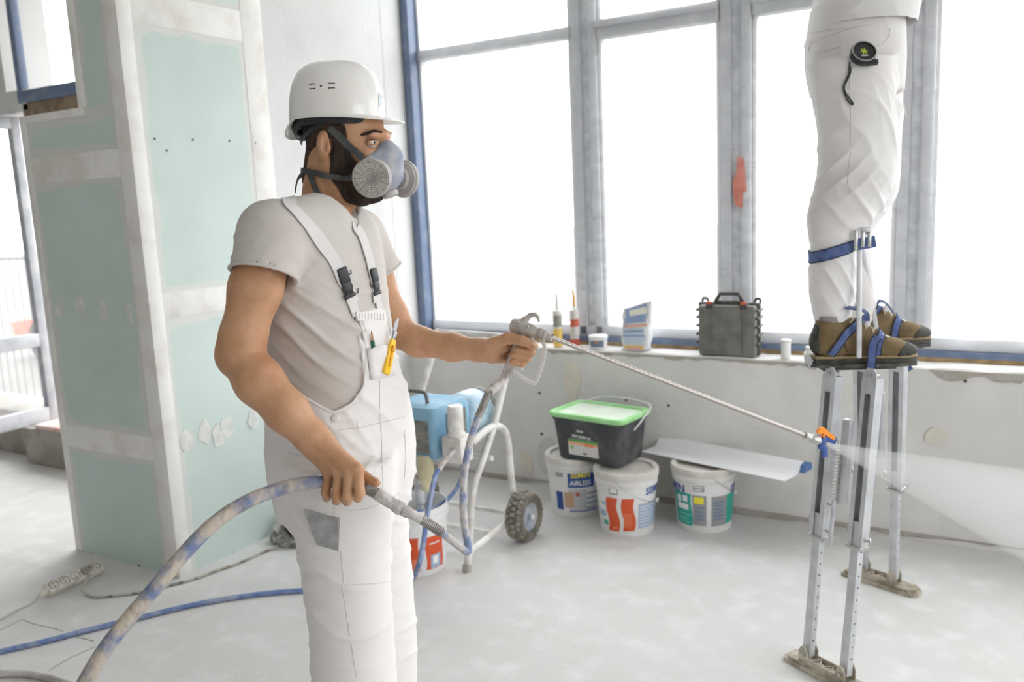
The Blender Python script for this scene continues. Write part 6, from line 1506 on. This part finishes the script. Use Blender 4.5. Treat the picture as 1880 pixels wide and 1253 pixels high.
# paint line from the pump across the floor to the left
fh = thing('paint_line', onz(400, 1100, 0), 'blue dusty hose lying across the floor from the sprayer to the left edge', 'hose')
zf = .0105; fl_ = lambda x, y: onz(x, y, zf)
pth = [at(812, 852, 3.30), at(800, 872, 3.27), at(792, 905, 3.22), at(784, 950, 3.18), at(777, 1000, 3.14), at(768, 1040, 3.10), fl_(752, 1068), fl_(700, 1082), fl_(640, 1084), fl_(575, 1084), fl_(480, 1091), fl_(370, 1108), fl_(250, 1136), fl_(160, 1158), fl_(75, 1180), fl_(0, 1197), fl_(-120, 1226)]
b = MB(); b.tube(smooth_path(pth, 8), .0098, n=12); b.build('hose_line', m_hose2, fh)
b = MB(); s_ = at(812, 852, 3.30); b.cyl(s_, s_ + nv(pth[1] - s_) * .03, .012, n=12); b.build('hose_fitting', m_fit, fh)
hz_ = thing('slack_hose', onz(60, 1245, 0), 'pale paint-covered hose loop at the bottom left corner', 'hose')
zf2 = .012; W = [onz(x, y, zf2) for x, y in ((-60, 1250), (0, 1238), (50, 1238), (100, 1249), (150, 1270), (210, 1310))]; b = MB(); b.tube(smooth_path(W, 8), .0118, n=12); b.build('hose_line', mat('white_caked_hose', rgb(200, 196, 190), .8, col2=rgb(168, 162, 158), scale=18, bump=.5, bscale=90), hz_)

# ================================================================ THINGS ON THE SILL
ZW = SILL + .002
case = thing('tool_case', (-1.15, 3.92, ZW), 'grey hard plastic tool case with orange latches standing on the sill', 'tool case')
m_case = mat('grey_case_plastic', rgb(104, 102, 96), .6, col2=rgb(120, 118, 112), scale=16); m_case2 = mat('dark_case_plastic', rgb(66, 64, 60), .6, col2=rgb(84, 82, 78), scale=16)
cx0, cx1, cy0, cy1, cz1 = -1.295, -1.005, 3.856, 3.958, 1.005
b = MB(); b.span((cx0 + .012, cy0, ZW), (cx1 - .012, cy0 + .05, cz1 - .01), bev=.012); b.build('front_shell', m_case, case, ang=40)
b = MB(); b.span((cx0 + .006, cy0 + .052, ZW), (cx1 - .006, cy1, cz1 - .01), bev=.012); b.build('back_shell', m_case, case, ang=40)
b = MB(); b.span((cx0, cy0 + .040, ZW + .006), (cx1, cy0 + .062, cz1), bev=.006); b.build('rim_gasket', m_case2, case, ang=40)
for z in (.06, .10, .14, .18, .215):
    for X in (cx0 + .004, cx1 - .004): b = MB(); b.span((X - .004, cy0 + .006, ZW + z - .006), (X + .004, cy1 - .004, ZW + z + .006), bev=.002); b.build('rib', m_case2, case)
for X in (cx0 + .065, cx1 - .065):
    b = MB(); b.span((X - .003, cy0 - .004, ZW + .01), (X + .003, cy0 + .003, cz1 - .012), bev=.001); b.build('front_rib', m_case, case)
    b = MB(); b.span((X - .016, cy0 - .004, cz1 - .028), (X + .016, cy0 + .04, cz1 + .004), bev=.004); l_ = b.build('latch', m_case2, case)
    b = MB(); b.span((X - .012, cy0 - .006, cz1 - .004), (X + .012, cy0 + .01, cz1 + .009), bev=.002); b.build('latch_button', mat('orange_latch', rgb(206, 92, 58), .5), l_)
b = MB(); xm = (cx0 + cx1) / 2; yh = cy0 + .05
b.tube([(xm - .068, yh, cz1 - .005), (xm - .06, yh, cz1 + .012), (xm - .042, yh, cz1 + .040), (xm + .042, yh, cz1 + .040), (xm + .06, yh, cz1 + .012), (xm + .068, yh, cz1 - .005)], .009, n=8); b.build('handle', m_case2, case, ang=60)
b = MB(); b.span((xm - .055, yh - .008, cz1 - .004), (xm + .055, yh + .008, cz1 + .008), bev=.003); b.build('handle_base', m_case2, case)
for X in (cx0 + .01, cx1 - .01): b = MB(); b.tube(smooth_path([(X, cy1 - .03, cz1 - .02), (X, cy1 - .02, cz1 + .012), (X - .02 * (1 if X > xm else -1), cy1 - .02, cz1 + .012), (X - .03 * (1 if X > xm else -1), cy1 - .02, cz1 - .015)], 4), .006, n=8); b.build('strap_lug', m_case2, case)
def cartridge(px, py, ztop, label, bands, tipc, bent, tipz):
    c_ = onz(px, py, ZW); c_[1] = min(max(c_[1], 3.90), 3.955); t = thing('sealant_cartridge', c_, label, 'cartridge', 'sealant cartridges on the sill'); R = .0235
    prev = 0
    for i, (h, m_) in enumerate(bands):
        b = MB(); b.lathe([(0 if prev == 0 else R * .9, prev), (R, prev), (R, h), (R * .9 if i < len(bands) - 1 else 0, h)], c_, n=24); b.build('tube' if i == 0 else 'print_band', m_, t); prev = h
    b = MB(); b.lathe([(R, prev - .004), (R + .001, prev), (R * .7, prev + .006), (.008, prev + .008), (.007, prev + .02), (0, prev + .02)], c_, n=24); b.build('shoulder', mat('white_shoulder', rgb(220, 218, 212), .5), t)
    top = c_ + np.array([0, 0, prev + .012]); W = [top, top + np.array([0, 0, (tipz - prev) * .6]), top + np.array([bent * .6, 0, (tipz - prev) * .9]), top + np.array([bent, 0, tipz - prev])]
    b = MB(); b.tube(smooth_path(W, 4), [.007 - .0045 * i / 12 for i in range(13)], n=10); b.build('nozzle', tipc, t)
cw = ink('cart_white', rgb(222, 216, 206)); cyl_ = ink('cart_yellow', rgb(226, 192, 96)); cg = ink('cart_grey', rgb(150, 146, 138)); cr = ink('cart_red', rgb(196, 92, 72)); cpr = ink('cart_pale', rgb(206, 200, 196))
cartridge(1022, 637, 0, 'yellow and grey sealant cartridge with pale thin nozzle', [(.025, cyl_), (.095, cyl_), (.105, cw), (.165, cg), (.185, cw)], mat('pale_nozzle', rgb(214, 206, 198), .5), 0, .27)
cartridge(1056, 634, 0, 'white and red sealant cartridge with bent orange nozzle', [(.035, cr), (.10, cpr), (.14, cr), (.185, cpr)], mat('orange_nozzle', rgb(226, 150, 50), .5), -.006, .28)
t0 = onz(1098, 640, ZW); t0[1] = 3.90; tb_ = thing('small_tub', t0, 'small white round tub with dark blue label on the sill', 'tub')
b = MB(); b.lathe([(0, 0), (.042, 0), (.044, .003), (.046, .05), (.049, .052), (.049, .066), (.046, .068), (0, .068)], t0, n=36); b.build('pot', m_pail, tb_)
b = MB(); b.lathe([(.0452, .012), (.0466, .045)], t0, n=24, a0=-2.2, a1=-.5); b.build('label', ink('slate_blue', rgb(112, 122, 142)), tb_)
b = MB(); b.lathe([(.0458, .030), (.0472, .044)], t0, n=8, a0=-1.5, a1=-1.15); b.build('label_mark', ink('mark_orange', rgb(206, 140, 100)), tb_)
# crumpled half-full cement bag
c_ = np.array([-1.62, 3.915, ZW]); bag = thing('cement_bag', c_, 'half-empty white paper bag with blue print slumped on the sill', 'bag')
def bag_pt(u, v, off=0.0):
    """u round the bag, v up"""
    a = 2 * PI * u; wx = .068 + .006 * v; wy = .045 * (1 - v ** 2 * .92) + .003; ca, sa = math.cos(a), math.sin(a)
    x = math.copysign(abs(ca) ** .55, ca) * (wx + off); y = math.copysign(abs(sa) ** .7, sa) * (wy + off)
    h = .225 + .022 * x / .07 * v; z = h * v
    wob = .004 * math.sin(9 * u * 2 * PI + 14 * v) * math.sin(PI * v) + .003 * math.sin(23 * v + 5 * a)
    return c_ + np.array([x + .010 * v + wob, y + wob * .7, z])
nu_, nv_ = 48, 20; vs = [bag_pt(i / nu_, j / nv_) for j in range(nv_ + 1) for i in range(nu_)]; fs = [(j * nu_ + i, j * nu_ + (i + 1) % nu_, (j + 1) * nu_ + (i + 1) % nu_, (j + 1) * nu_ + i) for j in range(nv_) for i in range(nu_)]
b = MB(); b.add(vs, fs + [tuple(range(nu_ - 1, -1, -1)), tuple(nv_ * nu_ + i for i in range(nu_))]); b.build('sack', mat('white_paper_sack', rgb(222, 222, 224), .8, col2=rgb(206, 206, 210), scale=14), bag, ang=180)
def bag_patch(u0, u1, v0, v1, material, off=.001):
    n = 8; b = MB(); b.add([bag_pt(u0 + (u1 - u0) * i / n, v0 + (v1 - v0) * j / n, off) for j in range(n + 1) for i in range(n + 1)], [(j * (n + 1) + i, j * (n + 1) + i + 1, (j + 1) * (n + 1) + i + 1, (j + 1) * (n + 1) + i) for j in range(n) for i in range(n)]); b.build('bag_print', material, bag)
bb = ink('bag_blue', rgb(146, 164, 200)); bp_ = ink('bag_pale_blue', rgb(190, 204, 218)); br_ = ink('bag_red', rgb(224, 172, 158))
bag_patch(.65, .85, .62, .98, bb); bag_patch(.71, .84, .78, .92, ink('bag_cream', rgb(226, 226, 212)), .002); bag_patch(.63, .87, .53, .59, br_); bag_patch(.66, .85, .16, .50, bp_); bag_patch(.66, .86, .42, .46, bb, .002); bag_patch(.66, .84, .32, .36, bb, .002); bag_patch(.68, .86, .03, .13, ink('bag_yellow', rgb(232, 196, 96))); bag_patch(.72, .80, .03, .10, br_, .002)
for (px, py, r_, h_, lb) in ((1438, 662, .021, .088, 'taller white plastic cup on the sill beside the tool case'), (1481, 667, .021, .06, 'shorter white plastic cup on the sill behind the near shoe')):
    q = onz(px, py, ZW); q[1] = 3.885; cu = thing('plastic_cup', q, lb, 'cup')
    b = MB(); b.lathe([(0, 0), (r_ - .001, 0), (r_, .003), (r_, h_ * .85), (r_ + .001, h_ * .86), (r_ + .001, h_ * .9)], q, n=28); b.build('cup_body', m_pail, cu)
    b = MB(); b.lathe([(r_ + .0005, h_ * .86), (r_ + .002, h_ * .88), (r_ + .002, h_ * .98), (r_ - .002, h_), (0, h_)], q, n=28); b.build('cup_lid', m_dustlid, cu)

# ================================================================ ON THE FLOOR AT THE LEFT
ps0, ps1 = onz(92, 1096, 0), onz(180, 1056, 0); d_ = nv(ps1 - ps0); s_ = np.array([-d_[1], d_[0], 0]); L_ = np.linalg.norm(ps1 - ps0) + .03; pcn = (ps0 + ps1) / 2
strip = thing('power_strip', pcn, 'dusty white five-socket power strip on the floor by the green partition', 'power strip')
m_ps = mat('dusty_white_plastic', rgb(222, 218, 208), .6, col2=rgb(200, 194, 184), scale=30)
s_ = s_ if s_.dot(C - pcn) > 0 else -s_; tl_ = nv(np.array([0, 0, 1.0]) + s_ * .8); sy_ = np.cross(tl_, d_)
b = MB(); b.box(pcn + np.array([0, 0, .030]), (L_, .052, .040), (d_, sy_, tl_), bev=.007); b.build('housing', m_ps, strip)
for k in range(5):
    q = pcn + np.array([0, 0, .030]) + tl_ * .0205 + d_ * L_ * (-.40 + .19 * k + .02)
    b = MB(); b.lathe([(.0205, 0), (.0195, .0015), (.0185, .0005), (.0165, -.004), (0, -.004)], q + tl_ * .0005, tl_, n=24); so = b.build('socket', mat('socket_shadow', rgb(128, 120, 108), .7) , strip)
    for e in (-1, 1): b = MB(); b.cyl(q + sy_ * e * .0075 - tl_ * .003, q + sy_ * e * .0075 + tl_ * .0012, .0028, n=8); b.build('contact_hole', m_hole, so)
    if k == 3: b = MB(); b.lathe([(0, .014), (.012, .014), (.017, .010), (.018, 0), (0, 0)], q, tl_, n=20); b.build('plug_base', mat('dusty_plug', rgb(170, 164, 154), .7), strip)
b = MB(); e_ = pcn - d_ * (L_ / 2 + .012) + np.array([0, 0, .026]); b.tube([pcn - d_ * (L_ / 2 - .004) + np.array([0, 0, .03]), e_, e_ - d_ * .02 - np.array([0, 0, .006])], [.019, .014, .006], n=12); b.build('strain_relief', m_ps, strip)
zc_ = .0045
b = MB(); W = [e_ - d_ * .02 - np.array([0, 0, .006]), onz(60, 1108, zc_), onz(30, 1122, zc_), onz(0, 1138, zc_), onz(-60, 1160, zc_)]; b.tube(smooth_path(W, 5), .003, n=8); b.build('supply_cord', mat('thin_cord', rgb(186, 176, 168), .7), strip)
q3 = pcn + np.array([0, 0, .03]) + tl_ * .034 + d_ * L_ * (-.40 + .57 + .02)
cord = thing('extension_cord', onz(250, 1090, 0), 'paint-splashed grey cord running from the power strip along the partition', 'cord')
b = MB(); b.lathe([(0, 0), (.010, 0), (.012, .004), (.010, .012), (.005, .018), (0, .018)], q3, tl_, n=16); b.build('plug', mat('dusty_plug', rgb(170, 164, 154), .7), cord)
W = [q3 + tl_ * .016, q3 + tl_ * .026 + s_ * .02 - np.array([0, 0, .01]), onz(152, 1080, .03), onz(160, 1092, .006), onz(176, 1097, .006), onz(215, 1094, .006), onz(260, 1088, .006), onz(300, 1078, .006), onz(350, 1066, .006), onz(400, 1048, .006), onz(440, 1034, .006), onz(490, 1012, .006), onz(520, 1001, .02), onz(548, 994, .045), onz(580, 990, .05), onz(620, 996, .006), onz(660, 1010, .006)]
b = MB(); b.tube(smooth_path(W, 6), .0056, n=10); b.build('cord_line', mat('splashed_cord', rgb(176, 170, 158), .8, col2=rgb(112, 106, 98), scale=40, lo=.5, hi=.62), cord)
# dusty grey tool housing beside the partition
hc_ = onz(548, 1000, 0); hc_[0] += .0; tool = thing('dusty_tool', hc_, 'dusty grey tool with a round dark opening lying on the floor by the wall', 'tool')
m_dt = mat('dusty_grey_housing', rgb(158, 156, 150), .8, col2=rgb(104, 104, 100), scale=16, lo=.4, hi=.6); rt = nv([M[0][0], M[1][0], 0]); aw = np.array([-rt[1], rt[0], 0])
b = MB(); b.lathe([(.048, -.07), (.056, -.068), (.058, .05), (.062, .06), (.062, .075), (.05, .078), (.046, .05), (.044, -.06), (0, -.06)], hc_ + aw * .10 + np.array([0, 0, .063]) - rt * .03, nv(-aw + rt * .12), n=28); b.build('barrel', m_dt, tool)
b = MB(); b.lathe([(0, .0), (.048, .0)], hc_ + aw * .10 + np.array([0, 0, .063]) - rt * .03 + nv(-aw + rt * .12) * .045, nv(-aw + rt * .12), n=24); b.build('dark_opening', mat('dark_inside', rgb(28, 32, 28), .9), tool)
b = MB(); b.prism([(-.10, .0), (-.085, -.03), (0, -.05), (.13, -.045), (.14, .07), (0, .10), (-.08, .06)], hc_ + np.array([0, 0, .0]), rt, aw, .022); b.build('base_shoe', m_dt, tool)
b = MB(); b.tube(smooth_path([hc_ - rt * .06 + aw * .10 + np.array([0, 0, .07]), hc_ - rt * .10 + aw * .07 + np.array([0, 0, .05]), hc_ - rt * .125 + aw * .03 + np.array([0, 0, .026]), hc_ - rt * .10 + np.array([0, 0, .014])], 4), .014, n=10); b.build('side_grip', m_dt, tool)
b = MB(); b.tube([hc_ - rt * .115 + aw * .05 + np.array([0, 0, .045]), hc_ - rt * .075 + aw * .08 + np.array([0, 0, .075])], .024, n=14); b.build('nose_ring', mat('pale_ring', rgb(196, 192, 186), .8), tool)
# blue rag by the wall, behind the wheel
rg_ = onz(955, 876, 0); rag = MB(); n = 10; vs = []
for j in range(n + 1):
    for i in range(n + 1):
        u_, v_ = i / n - .5, j / n - .5; rr_ = max(abs(u_), abs(v_)) * 2
        vs.append((rg_[0] + u_ * .17, rg_[1] + v_ * .10 + .01, .004 + .045 * (1 - rr_ ** 2) * (.6 + .4 * math.sin(u_ * 19 + v_ * 13)) + .012 * abs(math.sin(u_ * 25)) * (1 - rr_)))
rag.add(vs, [(j * (n + 1) + i, j * (n + 1) + i + 1, (j + 1) * (n + 1) + i + 1, (j + 1) * (n + 1) + i) for j in range(n) for i in range(n)])
o_ = rag.build('blue_rag', mat('blue_cloth', rgb(84, 128, 178), .85, col2=rgb(104, 144, 188), scale=20), None, (rg_[0], rg_[1], .004), ang=180); md = o_.modifiers.new('thickness', 'SOLIDIFY'); md.thickness = .003; md.offset = 1
tag(o_, 'crumpled bright blue rag on the floor against the concrete wall', 'rag')
# hairline cracks in the screed
m_crack = mat('crack_shadow', rgb(128, 122, 114), .95)
for i, pts in enumerate(([(0, 1158), (40, 1138), (60, 1146), (100, 1155), (116, 1160)], [(140, 1170), (172, 1178)], [(90, 1232), (130, 1208), (175, 1188)])):
    W = [onz(x, y, .0) for x, y in pts]; b = MB(); b.ribbon(W, [np.array([0, 0, 1.0])] * len(W), .0035, .0006); b.build('floor_crack', m_crack, floor, smooth=False)
